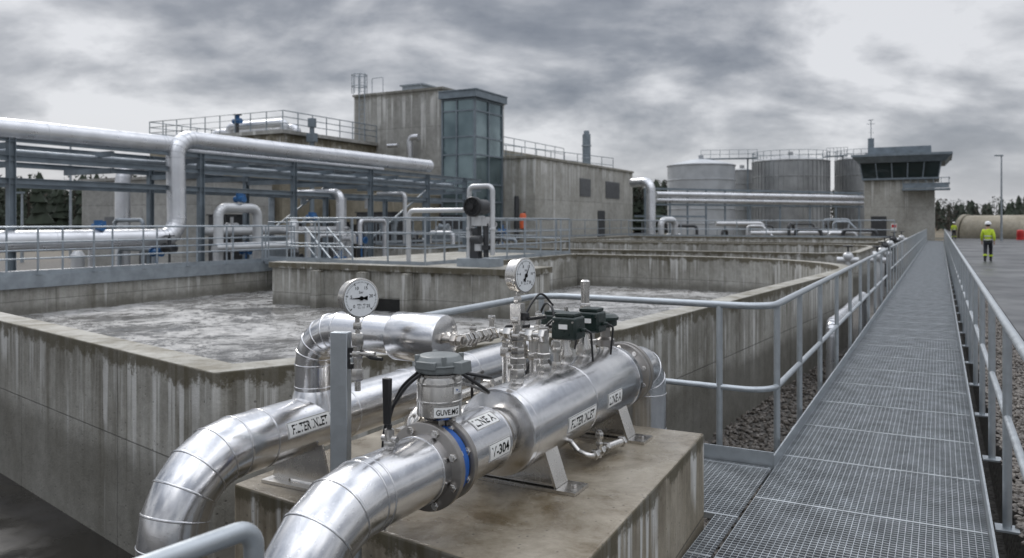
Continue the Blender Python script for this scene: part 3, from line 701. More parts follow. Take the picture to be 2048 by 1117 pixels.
def stack(s,off,hs,label):
    q=A1(s)+V*off+Z*(math.sqrt(RF*RF-off*off)-.01); m_=MB(); z=0
    for k,(kind,r,h) in enumerate(hs):
        if kind=='n': m_.nut(q+Z*z,Z,r,h)
        elif kind=='c': m_.cyl(q+Z*z,q+Z*(z+h),r)
        else: m_.lathe(q+Z*z,Z,[(r,0),(r*1.1,h*.3),(r*.6,h)],24)
        z+=h-.002
    thing('vent_fitting',label,'pipe fitting',[('fitting',m_,'steel')],group='stainless vessel fittings')
stack(.454,0,[('n',.036,.05),('c',.022,.03),('n',.037,.03),('c',.028,.05),('n',.032,.035),('c',.027,.05)],'short stacked stainless fitting on the vessel top')
stack(.33,-.11,[('c',.02,.07),('n',.03,.03),('c',.018,.06),('n',.028,.035),('c',.015,.05)],'slim stacked stainless fitting between the gauge and valve')
stack(.85,-.10,[('c',.022,.10),('n',.032,.04),('c',.02,.07),('n',.03,.03),('c',.024,.05)],'slim stacked stainless fitting between the actuators')
stack(1.13,-.02,[('l',.035,.06),('n',.034,.03),('c',.02,.08),('n',.03,.04)],'stainless fitting standing near the outlet flange')
stack(.60,-.13,[('c',.022,.09),('n',.034,.04),('c',.026,.09),('n',.034,.03)],'stainless fitting beside the first box actuator')
stack(.585,.01,[('n',.026,.04),('c',.014,.05),('n',.024,.03),('c',.017,.03)],'small stainless plug fitting on the vessel top')
stack(1.02,-.13,[('c',.018,.12),('n',.03,.035),('c',.022,.09),('n',.03,.03),('c',.012,.06)],'tall slim stainless fitting behind the box actuator')
def actuator(s,bh,label,dx=0.0,size=(.13,.13,.11)):
    q=A1(s)+Z*(RF-.005)
    ne=MB().lathe(q,Z,[(.03,0),(.045,.02),(.045,.06),(.026,.10),(.024,.15)],24).nut(q+Z*.02,Z,.048,.03).nut(q+Z*.13,Z,.03,.03)
    bx=MB().box(q+Z*(bh)+V*dx,size,(V,U,Z),.96)
    lid=MB().box(q+Z*(bh+size[2]/2+.01)+V*dx,(size[0]*.8,size[1]*.8,.018),(V,U,Z)).cyl(q+Z*(bh-.01)+V*(dx+size[0]/2),q+Z*(bh-.01)+V*(dx+size[0]/2+.03),.012)
    tag=MB().box(q+Z*(bh+.01)+V*dx-U*(size[1]/2+.001),(.05,.003,.025),(V,U,Z))
    cab=MB().tube(fillet([q+Z*(bh-.01)+V*(dx+size[0]/2+.03),q+Z*(bh-.02)+V*(dx+.13),q+Z*.02+V*.14+U*.05],.04,4),.006,8)
    scr=MB()
    for a_ in (-1,1): scr.cyl(q+Z*(bh+size[2]*.3)+V*(dx+a_*size[0]*.38)-U*(size[1]/2-.004),q+Z*(bh+size[2]*.3)+V*(dx+a_*size[0]*.38)-U*(size[1]/2+.004),.006,n=8)
    thing('valve_actuator',label,'valve actuator',[('neck',ne,'steel'),('housing',bx,'green',{'bevel':.012}),('lid',lid,'green',{'bevel':.004}),('tag',tag,'labelw'),('cable',cab,'black')]+split('screw',scr,'steel'),group='dark green valve actuators')
actuator(.717,.20,'dark green box actuator with white tag on conical neck',dx=.02,size=(.145,.14,.12))
actuator(.976,.205,'dark green box actuator on the vessel top',dx=.045,size=(.135,.13,.115))
q=A1(1.30)+Z*(RF-.02)
thing('valve_actuator','round dark green actuator above the outlet flange','valve actuator',
 [('neck',MB().lathe(q,Z,[(.035,0),(.035,.03),(.055,.04),(.055,.075),(.03,.09),(.03,.15)],24),'dsteel'),
  ('housing',MB().lathe(q+Z*.15,Z,[(.05,0),(.07,.01),(.07,.04),(.08,.045),(.08,.06),(.06,.075),(.02,.08)],28).box(q+Z*.185-V*.06,(.06,.07,.055),(V,U,Z)),'green'),
  ('cable',MB().tube(fillet([q+Z*.185-V*.09,q+Z*.185-V*.16,q-V*.2],.05,4),.006,8),'black')],group='dark green valve actuators')
q=A1(1.3)-V*.32-Z*.25
thing('valve_actuator','dark green box actuator on a slim separate stand','valve actuator',
 [('stand',MB().cyl(q,q+Z*.53,.02).nut(q+Z*.43,Z,.04,.04),'steel'),('housing',MB().box(q+Z*.58,(.17,.13,.11),(V,U,Z),.96),'green',{'bevel':.012}),('lid',MB().box(q+Z*.645,(.12,.1,.02),(V,U,Z)),'green')],group='dark green valve actuators')
q=A1(1.3)-V*.13
thing('sensor_probe','slim silver sensor probe standing among the actuators','sensor',
 [('body',MB().cyl(q-Z*.1,q+Z*.50,.014).cyl(q+Z*.46,q+Z*.56,.026).nut(q+Z*.43,Z,.034,.035).lathe(q+Z*.56,Z,[(.03,0),(.03,.035),(.02,.045)],20),'steel')])
for (s_,o_,h_) in ((.9,.25,.30),(.55,.27,.34)):
    q=A1(s_)-V*o_
    thing('hand_valve','small steel valve with black lever beside the gauges','valve',
     [('body',MB().cyl(q-Z*.2,q+Z*h_,.02).nut(q+Z*(h_-.10),Z,.035,.05).sph(q+Z*h_,.032),'steel'),('lever',MB().tube(fillet([q+Z*(h_+.02),q+Z*(h_+.06),q+Z*(h_+.07)+V*.14],.02,4),.011,10),'black')],group='small lever valves')
def cable(pts,label='black cable looping between instruments',r=.007):
    P=[Vector(p) for p in pts]; out=[]
    for i in range(len(P)-1):
        p0=P[max(i-1,0)];p1=P[i];p2=P[i+1];p3=P[min(i+2,len(P)-1)]
        for k in range(8):
            t=k/8; out.append(.5*((2*p1)+(p2-p0)*t+(2*p0-5*p1+4*p2-p3)*t*t+(3*p1-p0-3*p2+p3)*t**3))
    out.append(P[-1]); thing('cable',label,'cable',[('cable',MB().tube(out,r,10),'black')],group='black instrument cables')
mc=A1(-.50)+Z*.36
cable([mc+V*.12,mc+V*.18-Z*.03+U*.1,A1(-.1)+Z*.27-V*.05,A1(.1)+Z*.24-V*.15,A1(.2)+Z*.14-V*.27,A1(.3)-V*.3-Z*.2])
cable([mc+V*.12-U*.02,mc+V*.17-Z*.09+U*.1,A1(-.15)+Z*.23-V*.08,A1(.05)+Z*.16-V*.27,A1(.2)-V*.3-Z*.2])
cable([mc-U*.1-V*.02,mc-U*.12-V*.1-Z*.08,A1(-.6)+Z*.1-V*.2,A1(-.6)-V*.2-Z*.28])
cable([mc-U*.08-V*.05,mc-U*.06-V*.16-Z*.1,A1(-.5)+Z*.05-V*.26,A1(-.45)-V*.26-Z*.28])
cable([A1(.7)+Z*.42-V*.05,A1(.75)+Z*.5-V*.1,A1(.85)+Z*.47-V*.2,A1(.9)+Z*.2-V*.3,A1(.9)-V*.3-Z*.2])
cable([A1(1.2)+Z*.45-V*.3,A1(1.1)+Z*.52-V*.35,A1(.95)+Z*.3-V*.4,A1(.9)-V*.4-Z*.1])
cable([A1(.976)+Z*.36-V*.02,A1(.9)+Z*.42-V*.12,A1(.8)+Z*.30-V*.20,A1(.7)-V*.3-Z*.1])
thing('flexible_conduit','grey corrugated conduit dropping beside the plinth','conduit',[('conduit',MB().tube([Vector((-.62+.002*math.sin(k*3),3.17,.47-k*.012)) for k in range(100)],[.02 if k%2 else .023 for k in range(100)],12),'galv')])

# ---------------------------------------------------------------- access walkway
v0=-17.58
ps=[('side_beam',MB().sbox(-4,18.6,v0-.06,v0+.04,.28,.56),'galvf'),('side_beam',MB().sbox(-4,18.6,v0-1.25,v0-1.15,.28,.56),'galvf'),('deck',MB().sbox(-4,18.6,v0-1.14,v0-.065,.51,.54),'galvf')]
for u in np.arange(-3.5,18.5,2.0): ps.append(('cross_beam',MB().sbox(u-.03,u+.03,v0-1.15,v0-.06,.34,.5),'frame'))
for u in np.arange(2,18.6,4.1): ps.append(('leg',MB().sbox(u-.06,u+.06,v0-1.2,v0-1.08,-.95,.28),'frame'))
thing('access_walkway','blue grey steel access walkway resting on the tank edge','walkway',ps)
railing('grey tube railing along the raised access walkway',[S(-4,v0,.56),S(18.5,v0,.56)],1.05,(.36,.72),step=1.35,rp=.024,rr=.022,group='plant railings')
railing('grey tube railing on the outer access walkway edge',[S(-4,v0-1.2,.56),S(18.5,v0-1.2,.56)],1.05,(.5,),step=1.35,rp=.024,rr=.022,group='plant railings',toe=False)
railing('grey tube railing around the inlet chamber deck',[S(23,-10.3,.72),S(15.8,-10.3,.72),S(15.0,-10.3,.72),S(15.0,-14.5,.72)],1.1,(.4,.75),step=1.1,rp=.023,rr=.021,group='plant railings')
railing('grey tube railing across the chamber deck end',[S(23,-14.4,.72),S(23,-10.6,.72)],1.1,(.5,),step=1.1,rp=.023,rr=.021,group='plant railings')
thing('bridge_platform','short steel bridge deck linking walkway and chamber','platform',[('deck',MB().sbox(17.2,18.5,-17.5,-14.65,.5,.62),'galvf')])
railing('grey tube railing on the short bridge deck',[S(17.25,-17.4,.62),S(17.25,-14.7,.62)],1.1,(.5,),step=1.0,group='plant railings')
def stair(p0,p1,label):
    n=7; d=(p1-p0); hz_=Vector((d.x,d.y,0)).normalized(); sd=hz_.cross(Z); ps=[]
    for k in range(n+1): ps.append(('tread',MB().box(p0.lerp(p1,k/n),(.7,.22,.03),(sd,hz_,Z)),'galvf'))
    for s in (-.37,.37): ps.append(('stringer',MB().bar(p0+sd*s,p1+sd*s,.02,.2),'galvf'))
    for s in (-.36,.36): ps.append(('handrail',MB().tube([p0+sd*s+Z*1.0,p1+sd*s+Z*1.0],.028,8).tube([p0+sd*s+Z*.5,p1+sd*s+Z*.5],.02,8).cyl(p0+sd*s,p0+sd*s+Z,.024,n=8).cyl(p1+sd*s,p1+sd*s+Z,.024,n=8).cyl(p0.lerp(p1,.5)+sd*s,p0.lerp(p1,.5)+sd*s+Z,.02,n=8),'galvf'))
    thing('steel_stair',label,'stairs',ps,group='steel stairs')
stair(S(19.3,-17.4,.55),S(18.2,-15.2,-.55),'short grey steel stair with sloping handrails')
railing('grey tube railing beside the long concrete hall',[S(25.0,-22.4,.78),S(44,-21.6,.78),S(64,-20.4,.78)],1.1,(.5,),step=2.0,rp=.028,rr=.026,group='plant railings')
railing('grey tube railing across a concrete tank wall',[S(28.1,-21.9,.7),S(28.1,-14,.7)],1.1,(.5,),step=1.5,rp=.026,rr=.024,group='plant railings')
railing('grey tube railing across the outermost tank wall',[S(55.2,-20,.74),S(55.2,-2.5,.74)],1.1,(.5,),step=2,rp=.03,rr=.03,group='plant railings')
railing('grey tube railing beside the storage tanks',[S(70,-30,0),S(76,-8,0)],1.1,(.5,),step=2,rp=.03,rr=.03,group='plant railings')
q=S(15.25,-9.0,.74)
hw=MB().ring(q+Z*1.32-V*.03-U*.30,U,.20,.022,28)
for k in range(6):
    a=math.pi*k/6; d=V*math.cos(a)+Z*math.sin(a); hw.bar(q+Z*1.32-V*.03-U*.30-d*.2,q+Z*1.32-V*.03-U*.30+d*.2,.02,.02)
hw.cyl(q+Z*1.32-V*.03-U*.34,q+Z*1.32-V*.03-U*.2,.06)
thing('gate_drive_unit','tall gate drive unit with black fan wheel and white pipe loop','gate drive',
 [('base',MB().box(q+Z*.09,(.85,.6,.18),(V,U,Z)),'galvf'),('stand',MB().box(q+Z*.50-V*.1,(.22,.2,.7),(V,U,Z),.8).cyl(q+Z*.2+V*.15,q+Z*.95+V*.15,.06).box(q+Z*.42+V*.18,(.16,.2,.10),(V,U,Z)).cyl(q+Z*.6-V*.1-U*.2,q+Z*.6+V*.15-U*.2,.09).cyl(q+Z*.2-V*.02,q+Z*.9-V*.02,.05),'dark'),
  ('gearbox',MB().cyl(q+Z*.9-V*.05,q+Z*1.12-V*.05,.15).box(q+Z*1.0+V*.14,(.12,.16,.2),(V,U,Z)).box(q+Z*.7-V*.2-U*.1,(.1,.16,.14),(V,U,Z)).cyl(q+Z*.35+V*.02-U*.12,q+Z*.5+V*.02-U*.12,.08),'white'),
  ('motor',MB().cyl(q+Z*1.32-V*.03-U*.18,q+Z*1.32-V*.03+U*.25,.17).cyl(q+Z*1.32-V*.03-U*.27,q+Z*1.32-V*.03-U*.18,.22),'dark'),('fan_wheel',hw,'black'),
  ('pipe_loop',MB().tube(fillet([q+Z*.2-V*.28,q+Z*1.78-V*.28,q+Z*1.78+V*.32,q+Z*.25+V*.32],.12,5),.055,14).nut(q+Z*.8-V*.28,Z,.08,.06).nut(q+Z*.8+V*.32,Z,.08,.06),'white')])
q=S(15.2,-10.9,.74)
thing('white_pipe_bend','slim white pipe bend standing on the chamber deck','pipe',[('pipe',MB().tube(fillet([q,q+Z*1.25,q+Z*1.25+V*1.5],.15,5),.055,14),'white'),('flange',MB().cyl(q,q+Z*.05,.11),'galvf')])

# ---------------------------------------------------------------- pipe rack
vr=-21.5; vb=-24.0
cols=[12.2,18.3,22.6,27.2,31.5,34.9]
pts=[]
for u in cols:
    for v in (vr,vb): pts.append(('column',MB().sbox(u-.075,u+.075,v-.015,v+.015,-.9,4.0).sbox(u-.09,u-.075,v-.09,v+.09,-.9,4.0).sbox(u+.075,u+.09,v-.09,v+.09,-.9,4.0).sbox(u-.16,u+.16,v-.16,v+.16,-.9,-.87),'frame'))
for z in (3.93,3.42,2.82):
    for v in (vr,vb):
        pts.append(('long_beam',MB().sbox(5,36.5,v-.07,v+.07,z+.055,z+.07).sbox(5,36.5,v-.01,v+.01,z-.07,z+.055).sbox(5,36.5,v-.07,v+.07,z-.085,z-.07),'frame'))
for u in cols+[15.2,20.4,25,29.3,33.2]:
    for z in (3.75,3.25): pts.append(('cross_beam',MB().sbox(u-.05,u+.05,vb+.1,vr-.1,z-.08,z+.08),'frame'))
pts.append(('brace',MB().bar(S(27.2,vr,1.0),S(31.5,vr,3.3),.06,.06),'frame')); pts.append(('brace',MB().bar(S(22.6,vb,.6),S(27.2,vb,3.3),.06,.06),'frame'))
thing('pipe_rack','long blue grey steel rack carrying large insulated pipes','pipe rack',pts)
def farpipe(name,label,path,r,rad=.5,mat='cladfar',bands=3.0,n=28):
    f=fillet(path,rad,6); mb=MB().tube(f,r,n)
    for p0_,p1_ in zip(f[:-1],f[1:]):
        L=(p1_-p0_).length
        k=max(1,int(L/bands)) if L>1 else 1
        for i in range(k):
            p=p0_.lerp(p1_,i/k); d=(p1_-p0_).normalized(); mb.lathe(p-d*.02,d,[(r-.002,0),(r+.008,.004),(r+.008,.036),(r-.002,.04)],n,False)
    return thing(name,label,'pipe',[('jacket',mb,mat)],group='insulated pipes on the rack')
farpipe('insulated_pipe','thick silver insulated pipe along the rack top',[S(2,vr,4.13),S(17.2,vr-.15,4.18),S(19.0,vr-1.6,4.2),S(30,vr-1.7,4.2)],.29,1.0)
farpipe('insulated_pipe','thick silver insulated pipe dropping from rack to ground run',[S(31.6,vr,4.4),S(17.3,vr,4.4),S(17.3,vr+.1,1.22),S(3,vr+.1,1.22)],.29,.62)
farpipe('insulated_pipe','grey insulated pipe bending down behind the rack',[S(24,-27,3.9),S(19.4,-27,3.9),S(19.4,-27,-.5)],.27,.7)
farpipe('insulated_pipe','slender grey pipe on the lower rack tier',[S(6,vr-.8,3.62),S(35,vr-.8,3.62)],.10,.3,'galvf',n=16)
farpipe('insulated_pipe','white pipe looping down near the rack columns',[S(18.5,vr+.6,-.6),S(18.5,vr+.6,2.2),S(20.2,vr+.6,2.2),S(20.2,vr+.6,-.6)],.16,.3,'white',1.2)
farpipe('insulated_pipe','white pipe looping low beneath the rack',[S(18,vr+1.0,.9),S(21.5,vr+1.0,.9),S(21.5,vr+1.0,1.7),S(22.2,vr+.4,1.7),S(22.2,vr+.4,-.6)],.15,.25,'white',1.2)
farpipe('insulated_pipe','white horizontal pipe run beneath the rack',[S(18.8,vr-.6,1.4),S(26.5,vr-.6,1.4),S(26.5,vr-.6,-.6)],.15,.25,'white',1.2)
farpipe('insulated_pipe','white vertical pipe rising into the rack',[S(24.9,vr+.3,-.6),S(24.9,vr+.3,2.9),S(24.9,vr-2,2.9)],.17,.3,'cladfar',1.2)
farpipe('insulated_pipe','thin white vertical pipe below the rack',[S(29,vr+.5,-.6),S(29,vr+.5,3.0),S(29,vr-1,3.0)],.09,.2,'white',1.2,n=14)
farpipe('insulated_pipe','low silver pipe run behind the access walkway',[S(6,vr+1.4,.35),S(17,vr+1.4,.35),S(17,vr+1.4,-.6)],.17,.35,'cladfar',1.5,n=18)
farpipe('insulated_pipe','low silver pipe run behind the access walkway',[S(9,vr+.7,.1),S(24,vr+.7,.1),S(24,vr+.7,-.7)],.13,.3,'white',1.5,n=18)
rnd=random.Random(11)
for k in range(18):
    u=rnd.uniform(17,38); v=rnd.uniform(-25.8,-20.4); zt=rnd.choice((2.9,1.2,.8,1.8)); r=rnd.uniform(.06,.13); L_=rnd.uniform(.8,2.2); a_=rnd.choice((U,-U,V,-V))
    q=S(u,v,-.8)
    farpipe('process_pipe','slim grey process pipe rising and turning under the rack',[q,q+Z*(zt+.8),q+Z*(zt+.8)+a_*L_,q+Z*(zt+.8-rnd.uniform(.3,1.2))+a_*L_],r,.18,rnd.choice(('white','cladfar','galvf')),1.5,n=12)
for k in range(20):
    u=rnd.uniform(16,38); v=rnd.uniform(-23,-19.6); z=rnd.uniform(.2,1.7); q=S(u,v,z); dk=rnd.choice(('dark','dark','galvf','white','bluev'))
    thing('gate_valve','small flanged gate valve with handwheel under the rack','valve',[('body',MB().cyl(q-V*.22,q+V*.22,.09,n=14).cyl(q-V*.22,q-V*.18,.15,n=14).cyl(q+V*.18,q+V*.22,.15,n=14).cyl(q,q+Z*.35,.06,n=12).cyl(q-Z*(z+.9),q,.04,n=8),dk),('handwheel',MB().ring(q+Z*.38,Z,.14,.02,18).cyl(q+Z*.3,q+Z*.44,.02,n=8).bar(q+Z*.38-V*.14,q+Z*.38+V*.14,.02,.02).bar(q+Z*.38-U*.14,q+Z*.38+U*.14,.02,.02),'dark')],group='small gate valves')
for u,zz_ in ((14.6,1.58),(22.9,1.9),(19.4,2.5)):
    vv_=vr+.1 if u<16 else vr+.6
    q=S(u,vv_,zz_)
    thing('motor_valve','blue electric valve drive sitting on a pipe','valve',[('drive',MB().cyl(q-V*.2,q+V*.22,.11).cyl(q,q+Z*.2,.12).box(q+Z*.1+U*.12,(.15,.15,.15),(V,U,Z)),'bluev'),('stem',MB().cyl(q-Z*.3,q,.06),'steel')],group='blue valve drives')
for (u,v,w,h_,d_,mt_,lb) in ((26,-26.5,1.6,2.0,1.2,'galvf','grey steel equipment cabinet'),(30,-26,1.2,2.6,1.0,'dark','dark steel equipment cabinet'),(35.5,-23,1.4,2.2,1.0,'galvf','grey control cabinet beside the rack'),(23,-25.5,1.0,2.9,1.0,'dark','dark steel equipment cabinet'),(39,-24.6,1.5,3.0,1.0,'dark','dark steel equipment cabinet'),(32.5,-25,2.4,3.1,1.0,'dark','wide dark steel equipment cabinet')):
    thing('equipment_cabinet',lb+' on the yard','cabinet',[('housing',MB().sbox(u-d_/2,u+d_/2,v-w/2,v+w/2,-.9,-.9+h_),mt_,{'bevel':.02}),('door',MB().sbox(u-d_/2-.02,u-d_/2-.002,v-w/2+.1,v+w/2-.1,-.8,-.98+h_),mt_),('roof',MB().sbox(u-d_/2-.06,u+d_/2+.06,v-w/2-.06,v+w/2+.06,-.9+h_,-.86+h_),mt_)],group='equipment cabinets')
for k,(u,v) in enumerate(((28,-24.8),(36.2,-24),(38,-26),(37,-22.5),(21.2,-20.2),(16,-24.5))):
    b=S(u,v,-.9)
    thing('pump','small vertical pump with flanged pipes','pump',[('body',MB().cyl(b,b+Z*.9,.28).cyl(b+Z*.9,b+Z*1.5,.2).lathe(b+Z*1.5,Z,[(.2,0),(.22,.05),(.12,.2)],20),'white' if k%2 else 'dark'),('pipe',MB().tube(fillet([b+Z*.4,b+Z*.4+V*.7,b+Z*2.4+V*.7],.2,4),.1,14),'cladfar')],group='small pumps')

# ---------------------------------------------------------------- buildings
thing('pump_house','low mossy concrete pump house behind the pipe rack','building',[('wall',MB().sbox(27,33,-41,-33,-.9,3.9),'concb',{'bevel':.03}),('roof',MB().sbox(26.9,33.1,-41.1,-32.9,3.9,4.05),'concb'),('door',MB().sbox(26.95,26.99,-36.2,-35.2,-.9,1.2),'dark'),('window',MB().sbox(26.95,26.99,-39,-38,1.0,2.0),'louvre')])
thing('reactor_block','mossy concrete block building with rooftop pipework','building',[('wall',MB().sbox(33.5,42,-44,-32.7,-.9,6.75),'concm',{'bevel':.03}),('parapet',MB().sbox(33.35,42,-44.1,-32.55,6.75,6.95),'concb'),('door',MB().sbox(33.44,33.49,-36,-34.8,-.9,2.0),'dark')])
thing('annex','dark mossy concrete annex below the process tower','building',[('wall',MB().sbox(37,41.9,-32.3,-27.6,-.9,3.4),'concm',{'bevel':.03}),('door',MB().sbox(36.94,36.99,-31.5,-30.3,-.9,1.6),'shadow'),('louvre',MB().sbox(36.94,36.99,-29.6,-28.4,.9,2.2),'dark')])
railing('grey guard railing around the block building roof',[S(42,-32.7,6.95),S(33.5,-32.7,6.95),S(33.5,-44,6.95),S(42,-44,6.95)],1.1,(.4,.75),step=1.3,rp=.03,rr=.03,mat='frame',toe=False,group='roof railings',n=6)
for k,(a_,b_,c_,d__) in enumerate(((34.5,-38,34.5,-33.5),(36,-41,36,-34))):
    p0_=S(a_,b_,7.5-.1*k); p1_=S(c_,d__,7.5-.1*k)
    farpipe('roof_pipe','thick grey pipe lying across the block roof',[p0_-Z*.6,p0_,p1_,p1_-Z*.6],.25,.4,'cladfar',1.5,n=18)
q=S(33.8,-36.6,7.1)
thing('motor_valve','blue electric valve drive on the block roof','valve',[('drive',MB().cyl(q+Z*.6-V*.3,q+Z*.6+V*.3,.16).cyl(q+Z*.5,q+Z*.95,.13),'bluev'),('stem',MB().cyl(q-Z*.15,q+Z*.5,.1).lathe(q+Z*.95,Z,[(.26,0),(.26,.04)],16),'dark')],group='blue valve drives')
thing('vent_post','dark grey ventilation post beside the tower','vent',[('body',MB().cyl(S(35,-31.9,-.9),S(35,-31.9,7.6),.14,n=12).cyl(S(35,-31.9,7.2),S(35,-31.9,7.7),.25,n=12).box(S(35,-31.9,6.6),(.5,.4,.5),(V,U,Z)),'frame')])
tw=MB().sbox(42,50,-34.6,-27.5,-.9,10.1)
cp=MB().sbox(41.93,50.07,-34.67,-27.43,10.1,10.24)
rf=MB().box(S(45,-31.5,10.6),(1.6,1.4,.75),(V,U,Z)).box(S(45,-31.5,11.02),(1.9,1.6,.1),(V,U,Z))
duct=MB().tube(fillet([S(42,-29.6,5.6),S(41.4,-29.6,5.6),S(41.4,-29.6,7.1),S(41.4,-28.9,7.1)],.3,4),.2,16)
duct2=MB().cyl(S(41.5,-31.4,6.65),S(41.5,-30.6,6.65),.13)
ld=MB()
for k in range(2): ld.ring(S(41.6,-33.8,10.7+.75*k),Z,.5,.03,20)
for k in range(8):
    a=2*math.pi*k/8; ld.cyl(S(41.6+.5*math.cos(a),-33.8+.5*math.sin(a),10.2),S(41.6+.5*math.cos(a),-33.8+.5*math.sin(a),11.5),.025,n=6)
for sgn in (-.22,.22): ld.cyl(S(41.85,-33.8+sgn,2),S(41.85,-33.8+sgn,11.6),.03,n=6)
for k in range(30): ld.cyl(S(41.85,-34.02,2.3+k*.3),S(41.85,-33.58,2.3+k*.3),.015,n=6)
ld.tube(fillet([S(42.3,-33.3,10.2),S(42.3,-33.3,11.3),S(42.3,-32.4,11.3),S(42.3,-32.4,10.2)],.1,3),.025,6)
thing('process_tower','tall raw concrete process tower with caged ladder','building',
 [('wall',tw,'concb',{'bevel':.03}),('coping',cp,'concb'),('roof_unit',rf,'galvf'),('caged_ladder',ld,'galvf'),('duct',duct,'cladfar'),('duct',duct2,'cladfar')])
gu0,gu1,gv0,gv1=41.7,45.3,-27.42,-25.0; gz=9.35
gl=MB().sbox(gu0+.08,gu1-.02,gv0+.02,gv1-.08,-.9,gz)
mu=MB()
for v in (gv0+.05,(gv0+gv1)/2-.1,gv1-.05): mu.sbox(gu0,gu0+.1,v-.05,v+.05,-.9,gz)
for u in (gu0+.16,(gu0+gu1)/2,gu1-.05): mu.sbox(u-.05,u+.05,gv1-.1,gv1+.002,-.9,gz)
for z in (-.85,1.2,3.0,4.1,5.9,7.0,8.6,gz-.05): mu.sbox(gu0+.01,gu0+.09,gv0,gv1-.01,z-.045,z+.045); mu.sbox(gu0+.12,gu1,gv1-.09,gv1-.01,z-.045,z+.045)
rf=MB().sbox(gu0-.25,gu1+.1,gv0-.05,gv1+.25,gz+.02,gz+.42).sbox(gu0-.3,gu1+.1,gv0-.05,gv1+.3,gz+.43,gz+.5)
thing('glass_stair_tower','tall glazed stair tower with blue grey frames against concrete','building',[('glazing',gl,'glass'),('window_frames',mu,'frame'),('roof',rf,'frame')])
hu0,hu1,hv1=45.5,63.8,-22.76
def louv(u0,u1,z0,z1):
    mb=MB().sbox(u0,u1,hv1+.005,hv1+.03,z0,z1); n=9
    for k in range(n): mb.sbox(u0+.03,u1-.03,hv1+.03,hv1+.07,z0+(z1-z0)*(k+.2)/n,z0+(z1-z0)*(k+.6)/n)
    return mb
thing('filter_hall','long low raw concrete hall with louvres and dark door','building',
 [('wall',MB().sbox(hu0,hu1,-32,hv1,-.9,5.85),'concl',{'bevel':.03}),('coping',MB().sbox(hu0-.08,hu1+.08,-32.1,hv1+.08,5.85,6.0),'concl'),('louvre',louv(52.6,54.6,3.6,4.9),'louvre'),('louvre',louv(57.6,60.6,3.6,4.9),'louvre'),
  ('door',MB().sbox(56.0,57.4,hv1+.005,hv1+.05,-.1,2.6),'dark'),('roof_storey',MB().sbox(49,62,-34,-28,6.0,7.0),'concl'),('downpipe',MB().cyl(S(hu0-.3,hv1-1.2,-.9),S(hu0-.3,hv1-1.2,3.4),.16,n=14),'dark')])
railing('grey guard railing on the hall roof',[S(47,-27,6.0),S(63,-24.2,6.0)],1.1,(.5,),step=1.8,rp=.03,rr=.03,mat='frame',toe=False,group='roof railings',n=6)
railing('grey guard railing on the upper hall roof',[S(49.2,-28.2,7.0),S(61.8,-28.2,7.0)],1.0,(.5,),step=1.8,rp=.03,rr=.03,mat='frame',toe=False,group='roof railings',n=6)
q=G(1173,322,66)
thing('chimney','round grey metal chimney rising above the hall','chimney',[('flue',MB().cyl(Vector((q.x,q.y,5)),Vector((q.x,q.y,9.0)),.34,n=20).cyl(Vector((q.x,q.y,8.9)),Vector((q.x,q.y,9.3)),.26,.22,n=20),'frame'),('collar',MB().cyl(Vector((q.x,q.y,8.0)),Vector((q.x,q.y,8.12)),.4,n=20),'galvf'),('collar',MB().cyl(Vector((q.x,q.y,7.0)),Vector((q.x,q.y,7.1)),.38,n=20),'galvf')])
q=G(1046,442,47)
thing('rescue_case','upright orange rescue equipment case on the railing','rescue case',[('case',MB().lathe(q-Z*.5,Z,[(.12,0),(.19,.06),(.19,.85),(.12,.95)],18),'orange'),('bracket',MB().box(q+U*.2-Z*.4,(.1,.1,1.9),(V,U,Z)),'dark')])

# ---------------------------------------------------------------- storage tanks
def silo(px,Y,r,ztop,mat_,label,ribs=True,cone=.8,rail=True):
    c=Vector(((px-1024)/1593*Y,Y,-.12))
    sh=MB().lathe(c,Z,[(r,0),(r,ztop)],64)
    for k in range(5): sh.lathe(c+Z*(ztop*(k+.97)/5),Z,[(r-.01,0),(r+.07,.03),(r+.07,.12),(r-.01,.15)],64,False)
    if ribs:
        for k in range(48):
            a=2*math.pi*k/48; d=Vector((math.cos(a),math.sin(a),0)); sh.box(c+d*(r+.03)+Z*ztop/2,(.10,.12,ztop),(d,Vector((-d.y,d.x,0)),Z))
    ps=[('shell',sh,mat_),('roof',MB().lathe(c+Z*ztop,Z,[(r+.1,0),(r+.1,.1),(r*.5,cone*.7),(.3,cone),(.3,cone+.4)],48),mat_)]
    if rail:
        rl=MB()
        for h in (.55,1.1): rl.ring(c+Z*(ztop+.1+h),Z,r,.03,48)
        for k in range(26):
            a=2*math.pi*k/26; d=Vector((math.cos(a),math.sin(a),0)); rl.cyl(c+d*r+Z*ztop,c+d*r+Z*(ztop+1.2),.03,n=6)
        ps.append(('guard_rail',rl,'frame'))
    thing('storage_tank',label,'storage tank',ps,group='cylindrical storage tanks'); return c
silo(1402,93,3.85,8.35,'tankl','smooth pale cylindrical storage tank with low cone roof',False,.9,False)
silo(1484,104,1.55,8.5,'tank','slim grey cylindrical storage tank',False,.4,False)
silo(1581,97,4.45,9.1,'tank','ribbed grey cylindrical storage tank with roof railing',True,.9)
silo(1735,98,3.7,9.4,'tank','ribbed grey cylindrical storage tank behind the control building',True,.6)
